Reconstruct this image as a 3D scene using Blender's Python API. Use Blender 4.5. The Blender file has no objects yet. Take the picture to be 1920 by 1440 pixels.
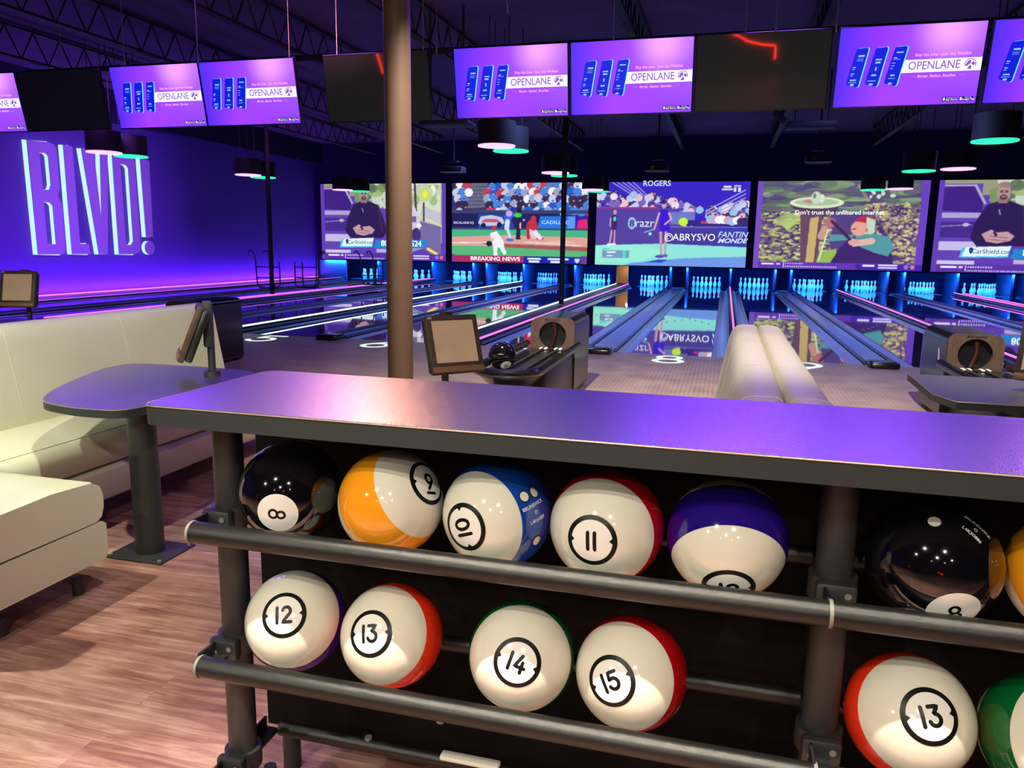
import bpy, bmesh, math, random
import numpy as np
from mathutils import Vector, Matrix
random.seed(7)
C = bpy.context.scene.collection
SC = bpy.context.scene
PI = math.pi

# ------------------------------------------------------------------ camera
cam_d = bpy.data.cameras.new('camera'); cam = bpy.data.objects.new('camera', cam_d); C.objects.link(cam)
cam_d.sensor_fit = 'HORIZONTAL'; cam_d.sensor_width = 36.0; cam_d.lens = 36.0 * 1448.0 / 1920.0
cam_d.clip_start = 0.05; cam_d.clip_end = 200
right = Vector((0.96448271, 0.26373655, 0.01470149))
down = Vector((0.06074626, -0.16729557, -0.98403358))
fwd = Vector((-0.25706613, 0.94997643, -0.1773747))
cam.matrix_world = Matrix(((right.x, -down.x, -fwd.x, 0), (right.y, -down.y, -fwd.y, 0), (right.z, -down.z, -fwd.z, 1.42), (0, 0, 0, 1)))
SC.camera = cam

# ------------------------------------------------------------------ world, exposure
w = bpy.data.worlds.new('world'); SC.world = w; w.use_nodes = True
w.node_tree.nodes['Background'].inputs[0].default_value = (0.05, 0.02, 0.22, 1)
w.node_tree.nodes['Background'].inputs[1].default_value = 0.25
SC.view_settings.view_transform = 'Standard'; SC.view_settings.look = 'None'
SC.view_settings.exposure = 0.12; SC.view_settings.gamma = 1.0
SC.view_settings.use_curve_mapping = False
SC.cycles.sample_clamp_indirect = 4.0
SC.cycles.max_bounces = 6; SC.cycles.diffuse_bounces = 3; SC.cycles.glossy_bounces = 4
SC.cycles.use_denoising = True

def s2l(v):
    return v / 12.92 if v <= 0.04045 else ((v + 0.055) / 1.055) ** 2.4
def rgb(r, g, b): return (s2l(r / 255), s2l(g / 255), s2l(b / 255), 1)

# ------------------------------------------------------------------ lights
def lamp(name, kind, loc, energy, color, target=None, **kw):
    d = bpy.data.lights.new(name, kind); d.energy = energy; d.color = color
    for k, v in kw.items(): setattr(d, k, v)
    o = bpy.data.objects.new(name, d); C.objects.link(o); o.location = loc
    if target is not None:
        o.rotation_euler = (Vector(target) - Vector(loc)).to_track_quat('-Z', 'Y').to_euler()
    return o
WARM = (1.0, 0.91, 0.76)
COOLW = (0.92, 1.0, 0.80)
# ceiling downlights of the concourse (the lamp of each fitting); fittings are built further down
DOWN = [(-0.70, 0.50, 3.9, 1500, WARM, 0.86, 0), (-3.3, 1.2, 3.9, 700, COOLW, 1.35, 0), (2.2, 1.0, 3.9, 200, WARM, 1.25, 0), (0.55, 0.50, 3.9, 1000, WARM, 0.8, 0),
        (-1.6, -1.9, 3.9, 300, WARM, 1.7, 4.2), (0.9, -2.4, 3.9, 280, WARM, 1.7, 4.2), (-0.3, -4.6, 3.9, 240, WARM, 1.7, 4.0),
        (2.6, -5.2, 3.9, 120, WARM, 1.7, 3), (-4.2, -3.6, 3.9, 620, COOLW, 1.7, 4), (1.3, -7.4, 3.9, 120, WARM, 1.7, 2),
        (-1.9, -7.0, 3.9, 120, WARM, 1.7, 2), (-1.5, 5.0, 3.9, 1500, WARM, 1.5, 1.6), (1.6, 5.0, 3.9, 1500, WARM, 1.5, 1.6), (0.25, 3.4, 3.9, 420, WARM, 0.8, 0.4)]  # those over the approach and sofa backs are added for brightness
for (x, y, z, e, c, ang, fw) in DOWN:
    lamp('ceiling_downlight_lamp', 'SPOT', (x, y, z - 0.06), e, c, (x, y + fw, 0), spot_size=ang, spot_blend=0.9, shadow_soft_size=0.035)
lamp('booth_fill_lamp', 'SPOT', (-0.9, 1.9, 3.9), 430, COOLW, (-3.5, 3.3, 0.7), spot_size=0.95, spot_blend=0.8, shadow_soft_size=0.05)  # added to brighten the booth backrest; no fitting hangs there
# purple and blue fill lamps added over the lanes
for (x, y, e, c) in [(-12, 13, 300, (0.40, 0.10, 1)), (-4.8, 8.9, 70, (0.36, 0.08, 1)), (0.5, 9.0, 80, (0.30, 0.08, 1)), (4.0, 9.0, 60, (0.36, 0.10, 1)),
                     (-6, 20, 560, (0.22, 0.24, 1)), (5, 20, 560, (0.22, 0.24, 1)), (-3.2, 13.6, 330, (0.26, 0.34, 1)), (2.2, 13.6, 330, (0.26, 0.34, 1))]:
    lamp('purple_fill_lamp', 'SPOT', (x, y, 4.5), e * 3, c, (x, y - 2.5, 0) if 8 < y < 10 else (x, y + 0.5, 0), spot_size=2.4, spot_blend=0.8, shadow_soft_size=0.5)
# unseen spot lamps added before the monitors to rake colour across the counter
for (x, e, c) in [(-6.0, 110, (0.22, 0.03, 1)), (-3.4, 340, (1, 0.46, 0.19)), (-0.3, 150, (0.20, 0.03, 1)), (1.4, 120, (0.26, 0.05, 1)), (3.2, 110, (0.7, 0.2, 1))]:
    lamp('raking_fill_lamp', 'SPOT', (x, 7.2, 3.9), e, c, (-1.0 + (x + 6.3) * .19, 1.45, 1.1), spot_size=0.42, spot_blend=1.0, shadow_soft_size=0.35)
lamp('raking_fill_lamp', 'SPOT', (-7.2, 7.2, 3.9), 110, (0.22, 0.03, 1), (-2.8, 3.1, .72), spot_size=0.42, spot_blend=1.0, shadow_soft_size=0.35)  # added to tint the left booth table purple
# pink wash on the ceiling steel near the round column
lamp('pink_ceiling_lamp', 'SPOT', (-3.4, 6.4, 3.9), 300, (1.0, 0.26, 0.36), (-6.3, 12.0, 5.2), spot_size=1.3, spot_blend=1.0, shadow_soft_size=0.2)
lamp('teal_ceiling_lamp', 'SPOT', (-9.2, 6.2, 3.6), 25, (0.35, 0.8, 0.75), (-9.6, 9.0, 5.2), spot_size=1.5, spot_blend=1.0, shadow_soft_size=0.2)
lamp('sign_fill_lamp', 'SPOT', (-9.0, 15.6, 4.5), 1500, (0.55, 0.22, 1.0), (-15.8, 16.5, 2.2), spot_size=1.3, spot_blend=1.0, shadow_soft_size=0.4)  # added to brighten the purple letter faces; has no fitting
# black-light tubes in the pin decks
def area(name, loc, sx, sy, energy, color, direction):
    d = bpy.data.lights.new(name, 'AREA'); d.shape = 'RECTANGLE'; d.size = sx; d.size_y = sy; d.energy = energy; d.color = color
    o = bpy.data.objects.new(name, d); C.objects.link(o); o.location = loc
    o.rotation_euler = Vector(direction).to_track_quat('-Z', 'Y').to_euler(); return o
area('pin_deck_tube_lamp', (-2.3, 28.34, 0.70), 26.5, 0.05, 1050, (0.01, 0.16, 1.0), (0, 0.62, -0.78))
# LED tube grazing the left wall
o = area('wall_wash_lamp', (-15.62, 19.4, 0.10), 0.05, 17.6, 330, (0.26, 0.05, 1.0), (-0.35, 0, 0.94))
o.rotation_euler = (Matrix.Rotation(math.radians(180 - 20), 4, 'Y')).to_euler()

# ------------------------------------------------------------------ materials
def nt(name):
    m = bpy.data.materials.new(name); m.use_nodes = True
    return m, m.node_tree.nodes, m.node_tree.links, m.node_tree.nodes['Principled BSDF']
def mat(name, col, rough=0.5, metal=0.0, spec=0.5, coat=0.0, emit=None, es=0.0, noise=0.0, nscale=40, bump=0.0, bscale=200):
    m, N, L, P = nt(name)
    P.inputs['Base Color'].default_value = col; P.inputs['Roughness'].default_value = rough
    P.inputs['Metallic'].default_value = metal; P.inputs['Specular IOR Level'].default_value = spec
    P.inputs['Coat Weight'].default_value = coat; P.inputs['Coat Roughness'].default_value = 0.03
    if emit: P.inputs['Emission Color'].default_value = emit; P.inputs['Emission Strength'].default_value = es
    if noise or bump:
        tc = N.new('ShaderNodeTexCoord')
    if noise:
        t = N.new('ShaderNodeTexNoise'); t.inputs['Scale'].default_value = nscale; t.inputs['Detail'].default_value = 4
        L.new(tc.outputs['Object'], t.inputs['Vector'])
        r = N.new('ShaderNodeMapRange'); r.inputs[1].default_value = .3; r.inputs[2].default_value = .7
        r.inputs[3].default_value = 1 - noise; r.inputs[4].default_value = 1 + noise
        L.new(t.outputs['Fac'], r.inputs[0])
        mx = N.new('ShaderNodeVectorMath'); mx.operation = 'SCALE'; mx.inputs[0].default_value = col[:3]
        L.new(r.outputs[0], mx.inputs['Scale']); L.new(mx.outputs[0], P.inputs['Base Color'])
    if bump:
        t2 = N.new('ShaderNodeTexNoise'); t2.inputs['Scale'].default_value = bscale; t2.inputs['Detail'].default_value = 3
        L.new(tc.outputs['Object'], t2.inputs['Vector'])
        b = N.new('ShaderNodeBump'); b.inputs['Strength'].default_value = bump; b.inputs['Distance'].default_value = 0.002
        L.new(t2.outputs['Fac'], b.inputs['Height']); L.new(b.outputs[0], P.inputs['Normal'])
    return m
def emat(name, col, s=1.0):
    m, N, L, P = nt(name)
    P.inputs['Base Color'].default_value = (0, 0, 0, 1); P.inputs['Roughness'].default_value = 0.4
    P.inputs['Emission Color'].default_value = col; P.inputs['Emission Strength'].default_value = s
    return m
M = {}
M['steel_black'] = mat('black powder coated steel', rgb(40, 40, 40), 0.42, 0.0, 0.5, bump=0.35, bscale=900)
M['steel_satin'] = mat('satin black rail', rgb(40, 39, 38), 0.28, 0.6, 0.6, bump=0.25, bscale=1200)
M['steel_cap'] = mat('grey end cap', rgb(120, 118, 114), 0.5, 0.2, bump=0.5, bscale=600)
M['cable'] = mat('steel cable', rgb(180, 175, 180), 0.35, 0.6)
M['dark'] = mat('matt black paint', rgb(16, 14, 18), 0.7, 0, 0.3)
M['panel'] = mat('dark laminate', rgb(7, 7, 10), 0.6, 0, 0.1)
M['edge'] = mat('charcoal rubber edging', rgb(34, 39, 39), 0.5, 0, 0.4)
M['plastic'] = mat('black plastic', rgb(24, 23, 26), 0.35, 0, 0.5)
M['gloss'] = mat('gloss black plastic', rgb(14, 14, 18), 0.2, 0, 0.6)
M['bronze'] = mat('brown plastic bezel', rgb(72, 54, 48), 0.5, 0, 0.4, noise=0.25, nscale=30)
M['lip'] = mat('lighter brown lip', rgb(128, 90, 64), 0.45)
M['tan_screen'] = mat('frosted idle touch panel', rgb(206, 172, 146), 0.55, 0, 0.5, noise=0.06, nscale=9)
M['cream'] = mat('cream vinyl', rgb(206, 199, 172), 0.5, 0, 0.45, noise=0.03, nscale=3, bump=0.06, bscale=60)
M['seam'] = mat('vinyl seam', rgb(200, 195, 158), 0.5)
M['ivory'] = mat('ivory ball resin', rgb(226, 221, 204), 0.10, 0, 0.6, coat=0.6)
M['white_disc'] = mat('white ball resin', rgb(238, 235, 228), 0.12, 0, 0.6, coat=0.5)
M['ink'] = mat('black ink', rgb(8, 8, 8), 0.4, 0, 0.3)
M['silver_ink'] = mat('white engraving', rgb(225, 225, 230), 0.4)
M['wall_purple'] = mat('purple painted wall', rgb(86, 54, 168), 0.65, 0, 0.3)
M['letter_face'] = mat('purple letter face', rgb(176, 140, 236), 0.5, 0, 0.4)
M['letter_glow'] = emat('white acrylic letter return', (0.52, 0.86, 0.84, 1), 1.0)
M['navy_wall'] = mat('dark navy wall', rgb(34, 26, 70), 0.8, 0, 0.2)
M['ceiling'] = mat('dark ceiling deck', rgb(92, 72, 104), 0.85, 0, 0.2, noise=0.25, nscale=0.7)
M['joist'] = mat('dark steel joist', rgb(30, 26, 46), 0.6, 0.2, 0.3)
M['gutter'] = mat('grey blue gutter', rgb(150, 164, 192), 0.24, 0.15, 0.6)
M['lane_cap'] = mat('dark capping', rgb(26, 27, 36), 0.32, 0, 0.5)
M['bumper'] = mat('blue grey bumper rail', rgb(66, 86, 130), 0.25, 0.3, 0.6)
M['deck'] = mat('pin deck', rgb(120, 130, 140), 0.12, 0, 0.5)
M['kick'] = mat('kickback panel', rgb(80, 100, 130), 0.4, 0, 0.5)
M['curtain'] = mat('pit curtain', rgb(24, 26, 60), 0.8, 0, 0.2)
M['tan_post'] = mat('tan painted post', rgb(214, 160, 84), 0.5)
M['taupe'] = mat('taupe painted column', rgb(86, 64, 51), 0.5, 0, 0.35, noise=0.05, nscale=6)
M['arrow'] = mat('wood lane marks', rgb(196, 150, 110), 0.3)
M['led_pink'] = emat('pink led', (1.0, 0.16, 0.85, 1), 1.5)
M['led_violet'] = emat('violet led', (0.55, 0.10, 1.0, 1), 1.3)
M['led_white'] = emat('cool white led', (0.62, 0.90, 1.0, 1), 2.2)
M['ring_pink'] = emat('pink ring led', (1.0, 0.34, 0.85, 1), 1.8)
M['ring_green'] = emat('green ring led', (0.02, 1.0, 0.38, 1), 1.3)
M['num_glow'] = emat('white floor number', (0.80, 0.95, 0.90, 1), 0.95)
M['lamp_disc'] = emat('downlight lens', (1.0, 0.88, 0.70, 1), 40)
M['lamp_violet'] = emat('violet stage lamp lens', (0.55, 0.2, 1.0, 1), 25)
M['neon_red'] = emat('red neon', (1.0, 0.03, 0.01, 1), 40)
M['edge_line'] = mat('worn bright edge', rgb(200, 190, 180), 0.25, 0.8)
M['white_plastic'] = mat('white plastic', rgb(220, 215, 205), 0.4)
M['red_in'] = mat('dark red liner', rgb(44, 6, 10), 0.4)
M['tv_dark'] = mat('idle screen glass', rgb(66, 78, 84), 0.03, 0, 0.7)
M['frame_tv'] = mat('screen bezel', rgb(20, 14, 26), 0.35, 0, 0.5)
M['back_warm'] = mat('rear wall paint', rgb(120, 92, 84), 0.7)

# lane lacquer
m, N, L, P = nt('glossy lane lacquer'); M['lane'] = m
P.inputs['Base Color'].default_value = rgb(70, 58, 66); P.inputs['Roughness'].default_value = 0.035
P.inputs['Specular IOR Level'].default_value = 0.9; P.inputs['Coat Weight'].default_value = 1.0
P.inputs['Coat Roughness'].default_value = 0.02; P.inputs['Coat IOR'].default_value = 1.8
tc = N.new('ShaderNodeTexCoord'); mp = N.new('ShaderNodeMapping'); mp.inputs['Scale'].default_value = (36, .35, 1)
t = N.new('ShaderNodeTexNoise'); t.inputs['Scale'].default_value = 1.0; t.inputs['Detail'].default_value = 2
L.new(tc.outputs['Object'], mp.inputs[0]); L.new(mp.outputs[0], t.inputs['Vector'])
cr = N.new('ShaderNodeValToRGB'); cr.color_ramp.elements[0].color = rgb(58, 48, 56); cr.color_ramp.elements[1].color = rgb(84, 72, 80)
L.new(t.outputs['Fac'], cr.inputs[0]); L.new(cr.outputs[0], P.inputs['Base Color'])
# approach
m, N, L, P = nt('taupe approach'); M['approach'] = m
P.inputs['Roughness'].default_value = 0.33; P.inputs['Specular IOR Level'].default_value = 0.5
tc = N.new('ShaderNodeTexCoord')
w1 = N.new('ShaderNodeTexWave'); w1.bands_direction = 'X'; w1.inputs['Scale'].default_value = 7; w1.inputs['Distortion'].default_value = 0
w2 = N.new('ShaderNodeTexWave'); w2.bands_direction = 'Y'; w2.inputs['Scale'].default_value = 7; w2.inputs['Distortion'].default_value = 0
nz = N.new('ShaderNodeTexNoise'); nz.inputs['Scale'].default_value = 3
for q in (w1, w2, nz): L.new(tc.outputs['Object'], q.inputs['Vector'])
ad = N.new('ShaderNodeMath'); ad.operation = 'MULTIPLY'; L.new(w1.outputs['Fac'], ad.inputs[0]); L.new(w2.outputs['Fac'], ad.inputs[1])
ad2 = N.new('ShaderNodeMath'); ad2.operation = 'MULTIPLY_ADD'; ad2.inputs[1].default_value = 0.45; L.new(ad.outputs[0], ad2.inputs[0]); L.new(nz.outputs['Fac'], ad2.inputs[2])
cr = N.new('ShaderNodeValToRGB'); cr.color_ramp.elements[0].position = .3; cr.color_ramp.elements[1].position = .95
cr.color_ramp.elements[0].color = rgb(118, 99, 88); cr.color_ramp.elements[1].color = rgb(162, 139, 122)
L.new(ad2.outputs[0], cr.inputs[0]); L.new(cr.outputs[0], P.inputs['Base Color'])
# wood vinyl plank
m, N, L, P = nt('vinyl plank floor'); M['wood'] = m
P.inputs['Roughness'].default_value = 0.42; P.inputs['Specular IOR Level'].default_value = 0.35
tc = N.new('ShaderNodeTexCoord')
br = N.new('ShaderNodeTexBrick'); br.offset = 0.37; br.inputs['Scale'].default_value = 1.0
br.inputs['Brick Width'].default_value = 1.22; br.inputs['Row Height'].default_value = 0.18; br.inputs['Mortar Size'].default_value = 0.0012
br.inputs['Color1'].default_value = (.25, .25, .25, 1); br.inputs['Color2'].default_value = (.75, .75, .75, 1); br.inputs['Mortar'].default_value = (.12, .12, .12, 1)
L.new(tc.outputs['Object'], br.inputs['Vector'])
mp = N.new('ShaderNodeMapping'); mp.inputs['Scale'].default_value = (1.8, 20, 1); L.new(tc.outputs['Object'], mp.inputs[0])
t = N.new('ShaderNodeTexNoise'); t.inputs['Scale'].default_value = 1.4; t.inputs['Detail'].default_value = 8; t.inputs['Roughness'].default_value = .68; t.inputs['Distortion'].default_value = .8
ad0 = N.new('ShaderNodeVectorMath'); ad0.operation = 'ADD'; L.new(mp.outputs[0], ad0.inputs[0]); L.new(br.outputs['Color'], ad0.inputs[1]); L.new(ad0.outputs[0], t.inputs['Vector'])
t3 = N.new('ShaderNodeTexNoise'); t3.inputs['Scale'].default_value = 5; t3.inputs['Detail'].default_value = 3; L.new(tc.outputs['Object'], t3.inputs['Vector'])
a1 = N.new('ShaderNodeMath'); a1.operation = 'MULTIPLY_ADD'; a1.inputs[1].default_value = .22; L.new(br.outputs['Color'], a1.inputs[0]); L.new(t.outputs['Fac'], a1.inputs[2])
a2 = N.new('ShaderNodeMath'); a2.operation = 'MULTIPLY_ADD'; a2.inputs[1].default_value = .35; L.new(t3.outputs['Fac'], a2.inputs[0]); L.new(a1.outputs[0], a2.inputs[2])
cr = N.new('ShaderNodeValToRGB'); e = cr.color_ramp.elements
e[0].position = .50; e[0].color = rgb(80, 46, 40); e[1].position = .98; e[1].color = rgb(188, 146, 130)
q = e.new(.66); q.color = rgb(130, 86, 75); q = e.new(.78); q.color = rgb(152, 107, 93)
L.new(a2.outputs[0], cr.inputs[0]); L.new(cr.outputs[0], P.inputs['Base Color'])
b = N.new('ShaderNodeBump'); b.inputs['Strength'].default_value = .15; b.inputs['Distance'].default_value = .002; L.new(t.outputs['Fac'], b.inputs['Height']); L.new(b.outputs[0], P.inputs['Normal'])
# counter laminate with sparkle grain
m, N, L, P = nt('speckled charcoal laminate'); M['counter'] = m
P.inputs['Roughness'].default_value = 0.5; P.inputs['Specular IOR Level'].default_value = 0.5; P.inputs['Coat Weight'].default_value = 1.0; P.inputs['Coat Roughness'].default_value = 0.24; P.inputs['Coat IOR'].default_value = 3.6
tc = N.new('ShaderNodeTexCoord'); t = N.new('ShaderNodeTexNoise'); t.inputs['Scale'].default_value = 380; t.inputs['Detail'].default_value = 2
L.new(tc.outputs['Object'], t.inputs['Vector'])
cr = N.new('ShaderNodeValToRGB'); cr.color_ramp.elements[0].position = .42; cr.color_ramp.elements[1].position = .68
cr.color_ramp.elements[0].color = rgb(8, 7, 9); cr.color_ramp.elements[1].color = rgb(58, 50, 48)
L.new(t.outputs['Fac'], cr.inputs[0]); L.new(cr.outputs[0], P.inputs['Base Color'])
b = N.new('ShaderNodeBump'); b.inputs['Strength'].default_value = .6; b.inputs['Distance'].default_value = .0008; L.new(t.outputs['Fac'], b.inputs['Height']); L.new(b.outputs[0], P.inputs['Normal']); L.new(b.outputs[0], P.inputs['Coat Normal'])

# ------------------------------------------------------------------ mesh helpers
class MB:
    def __init__(s): s.bm = bmesh.new()
    def box(s, x0, x1, y0, y1, z0, z1, bev=0.0, seg=2):
        r = bmesh.ops.create_cube(s.bm, size=1.0)['verts']
        bmesh.ops.scale(s.bm, vec=(x1 - x0, y1 - y0, z1 - z0), verts=r)
        bmesh.ops.translate(s.bm, vec=((x0 + x1) / 2, (y0 + y1) / 2, (z0 + z1) / 2), verts=r)
        if bev:
            ed = list({e for v in r for e in v.link_edges})
            bmesh.ops.bevel(s.bm, geom=ed, offset=bev, segments=seg, affect='EDGES', profile=0.5)
        return s
    def tube(s, p0, p1, r, n=16, r2=None, caps=True):
        p0 = Vector(p0); p1 = Vector(p1); d = p1 - p0
        mt = Matrix.Translation((p0 + p1) / 2) @ d.to_track_quat('Z', 'Y').to_matrix().to_4x4()
        bmesh.ops.create_cone(s.bm, cap_ends=caps, segments=n, radius1=r, radius2=r if r2 is None else r2, depth=d.length, matrix=mt)
        return s
    def path(s, pts, r, n=8, closed=False):
        pts = [Vector(p) for p in pts]; rings = []; k = len(pts); ref = None
        for i, p in enumerate(pts):
            a = pts[(i - 1) % k] if (closed or i > 0) else p
            b = pts[(i + 1) % k] if (closed or i < k - 1) else p
            d = (b - a).normalized()
            if ref is None: ref = Vector((0, 0, 1)) if abs(d.z) < .9 else Vector((1, 0, 0))
            u = (ref - d * ref.dot(d)).normalized(); v = d.cross(u); ref = u
            rings.append([s.bm.verts.new(p + (u * math.cos(t) + v * math.sin(t)) * r) for t in [2 * PI * j / n for j in range(n)]])
        for i in range(k if closed else k - 1):
            a, b = rings[i], rings[(i + 1) % k]
            for j in range(n): s.bm.faces.new((a[j], a[(j + 1) % n], b[(j + 1) % n], b[j]))
        if not closed: s.bm.faces.new(rings[0][::-1]); s.bm.faces.new(rings[-1])
        return s
    def lathe(s, prof, n=24, at=(0, 0, 0), ax=None):
        at = Vector(at); rings = []
        for (r, z) in prof:
            rings.append([s.bm.verts.new(at + Vector((r * math.cos(2 * PI * j / n), r * math.sin(2 * PI * j / n), z))) for j in range(n)])
        for a, b in zip(rings, rings[1:]):
            for j in range(n): s.bm.faces.new((a[j], a[(j + 1) % n], b[(j + 1) % n], b[j]))
        if prof[0][0] > 1e-5: s.bm.faces.new(rings[0][::-1])
        if prof[-1][0] > 1e-5: s.bm.faces.new(rings[-1])
        return s
    def prism(s, poly, fa, fb, holes=None):
        """poly: 2-D outline; fa/fb: functions from (u,v) to a 3-D point of the two end faces"""
        A = [s.bm.verts.new(fa(*p)) for p in poly]; B = [s.bm.verts.new(fb(*p)) for p in poly]; k = len(poly)
        for i in range(k): s.bm.faces.new((A[i], A[(i + 1) % k], B[(i + 1) % k], B[i]))
        if not holes:
            s.bm.faces.new(A[::-1]); s.bm.faces.new(B)
        else:
            loops = [(A, B)]
            for h in holes:
                HA = [s.bm.verts.new(fa(*p)) for p in h]; HB = [s.bm.verts.new(fb(*p)) for p in h]; k2 = len(h)
                for i in range(k2): s.bm.faces.new((HA[i], HB[i], HB[(i + 1) % k2], HA[(i + 1) % k2]))
                loops.append((HA, HB))
            for side in (0, 1):
                ed = []
                for lp in loops:
                    v = lp[side]
                    for i in range(len(v)):
                        e_ = s.bm.edges.get((v[i], v[(i + 1) % len(v)])); ed.append(e_)
                bmesh.ops.triangle_fill(s.bm, use_beauty=True, use_dissolve=False, edges=ed)
        return s
    def sweep(s, path, prof, closed_prof=True, offs=None):
        """path: 2-D points, prof: (d, z); d to the left of travel"""
        rings = []; k = len(path)
        for i, p in enumerate(path):
            a = Vector(path[max(i - 1, 0)]); b = Vector(path[min(i + 1, k - 1)]); p = Vector(p)
            d = (b - a).normalized(); nrm = Vector((-d.y, d.x))
            rings.append([s.bm.verts.new((p.x + nrm.x * q[0], p.y + nrm.y * q[0], q[1])) for q in prof])
        n = len(prof)
        for a, b in zip(rings, rings[1:]):
            for j in range(n if closed_prof else n - 1): s.bm.faces.new((a[j], a[(j + 1) % n], b[(j + 1) % n], b[j]))
        if closed_prof: s.bm.faces.new(rings[0][::-1]); s.bm.faces.new(rings[-1])
        return s
    def build(s, name, m, parent=None, smooth=35, loc=None):
        bmesh.ops.recalc_face_normals(s.bm, faces=s.bm.faces[:])
        me = bpy.data.meshes.new(name); s.bm.to_mesh(me); s.bm.free()
        for mm in (m if isinstance(m, (list, tuple)) else [m]): me.materials.append(mm)
        if smooth:
            me.shade_auto_smooth = None if False else None
    
        o = bpy.data.objects.new(name, me); C.objects.link(o)
        return o
def _build(s, name, m, parent=None, smooth=35, recalc=True):
    if recalc: bmesh.ops.recalc_face_normals(s.bm, faces=s.bm.faces[:])
    if smooth:
        lim = math.radians(smooth)
        for f in s.bm.faces: f.smooth = True
        for e in s.bm.edges:
            if len(e.link_faces) != 2 or e.calc_face_angle(0) > lim: e.smooth = False
    me = bpy.data.meshes.new(name); s.bm.to_mesh(me); s.bm.free()
    for mm in (m if isinstance(m, (list, tuple)) else [m]): me.materials.append(mm)
    o = bpy.data.objects.new(name, me); C.objects.link(o)
    if parent is not None: o.parent = parent
    return o
MB.build = _build
def tag(o, label=None, cat=None, group=None, kind=None):
    if label: o['label'] = label
    if cat: o['category'] = cat
    if group: o['group'] = group
    if kind: o['kind'] = kind
    return o
def thing(name, label, cat, loc=(0, 0, 0), rz=0, group=None):
    o = bpy.data.objects.new(name, None); C.objects.link(o); o.location = loc; o.rotation_euler = (0, 0, rz)
    o.empty_display_size = 0.1
    return tag(o, label, cat, group)
def copy_tree(o, parent=None):
    c = o.copy(); C.objects.link(c); c.parent = parent
    for ch in list(o.children): copy_tree(ch, c)
    return c
def struct(name, mb, m, **k):
    return tag(mb.build(name, m, **k), kind='structure')
def rrect(x0, x1, z0, z1, r, n=6):
    pts = []
    for cx, cz, a0 in ((x1 - r, z0 + r, -PI / 2), (x1 - r, z1 - r, 0), (x0 + r, z1 - r, PI / 2), (x0 + r, z0 + r, PI)):
        for i in range(n + 1): a = a0 + PI / 2 * i / n; pts.append((cx + r * math.cos(a), cz + r * math.sin(a)))
    return pts
def text(body, size, m, parent, fn, name='lettering', align='CENTER', bold=0.0, sx=1.0, shear=0.0, depth=0.0):
    """flat lettering; fn maps the text plane (x right, y up) to 3-D"""
    cu = bpy.data.curves.new(name, 'FONT'); cu.body = body; cu.size = size; cu.align_x = align; cu.align_y = 'CENTER'
    cu.offset = bold * size; cu.shear = shear; cu.resolution_u = 3
    to = bpy.data.objects.new(name, cu); C.objects.link(to)
    dg = bpy.context.evaluated_depsgraph_get(); dg.update()
    me = bpy.data.meshes.new_from_object(to.evaluated_get(dg), depsgraph=dg)
    bpy.data.objects.remove(to); bpy.data.curves.remove(cu)
    for v in me.vertices: v.co = fn(v.co.x * sx, v.co.y)
    me.materials.clear(); me.materials.append(m)
    o = bpy.data.objects.new(name, me); C.objects.link(o)
    if parent is not None: o.parent = parent
    return o

# strokes of numerals in a 0..~.6 x 1 box, as poly-lines
def arc(cx, cy, rx, ry, a0, a1, n=18):
    return [(cx + rx * math.cos(math.radians(a0 + (a1 - a0) * i / n)), cy + ry * math.sin(math.radians(a0 + (a1 - a0) * i / n))) for i in range(n + 1)]
DIG = {
 '0': (.58, [arc(.29, .5, .29, .5, 90, 450, 28)]),
 '1': (.14, [[(.07, 1), (.07, .5), (.07, 0)]]),
 '2': (.58, [arc(.29, .72, .27, .28, 165, -40, 16) + [(.02, 0), (.58, 0)]]),
 '3': (.58, [[(.04, 1), (.54, 1), (.26, .62)] + arc(.27, .31, .30, .31, 88, -165, 18)]),
 '4': (.64, [[(.34, 1), (.02, .3), (.64, .3)], [(.46, .62), (.46, 0)]]),
 '5': (.58, [[(.54, 1), (.1, 1), (.06, .56)] + arc(.27, .32, .30, .32, 125, -160, 18)]),
 '6': (.58, [[(.45, 1)] + arc(.29, .31, .29, .31, 150, 510, 26)]),
 '7': (.58, [[(.0, 1), (.56, 1), (.2, 0)]]),
 '8': (.58, [arc(.29, .75, .23, .24, 0, 360, 24), arc(.29, .25, .28, .26, 0, 360, 24)]),
 '9': (.58, [[(.13, 0)] + arc(.29, .69, .29, .31, -30, 330, 26)]),
}
def strokes(body, h, gap=.2):
    out = []; x = 0
    for ch in body:
        wd, pl = DIG[ch]
        for p in pl: out.append([((x + a) * h, b * h) for a, b in p])
        x += wd + gap
    wt = (x - gap) * h
    return [[(a - wt / 2, b - h / 2) for a, b in p] for p in out]
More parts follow.
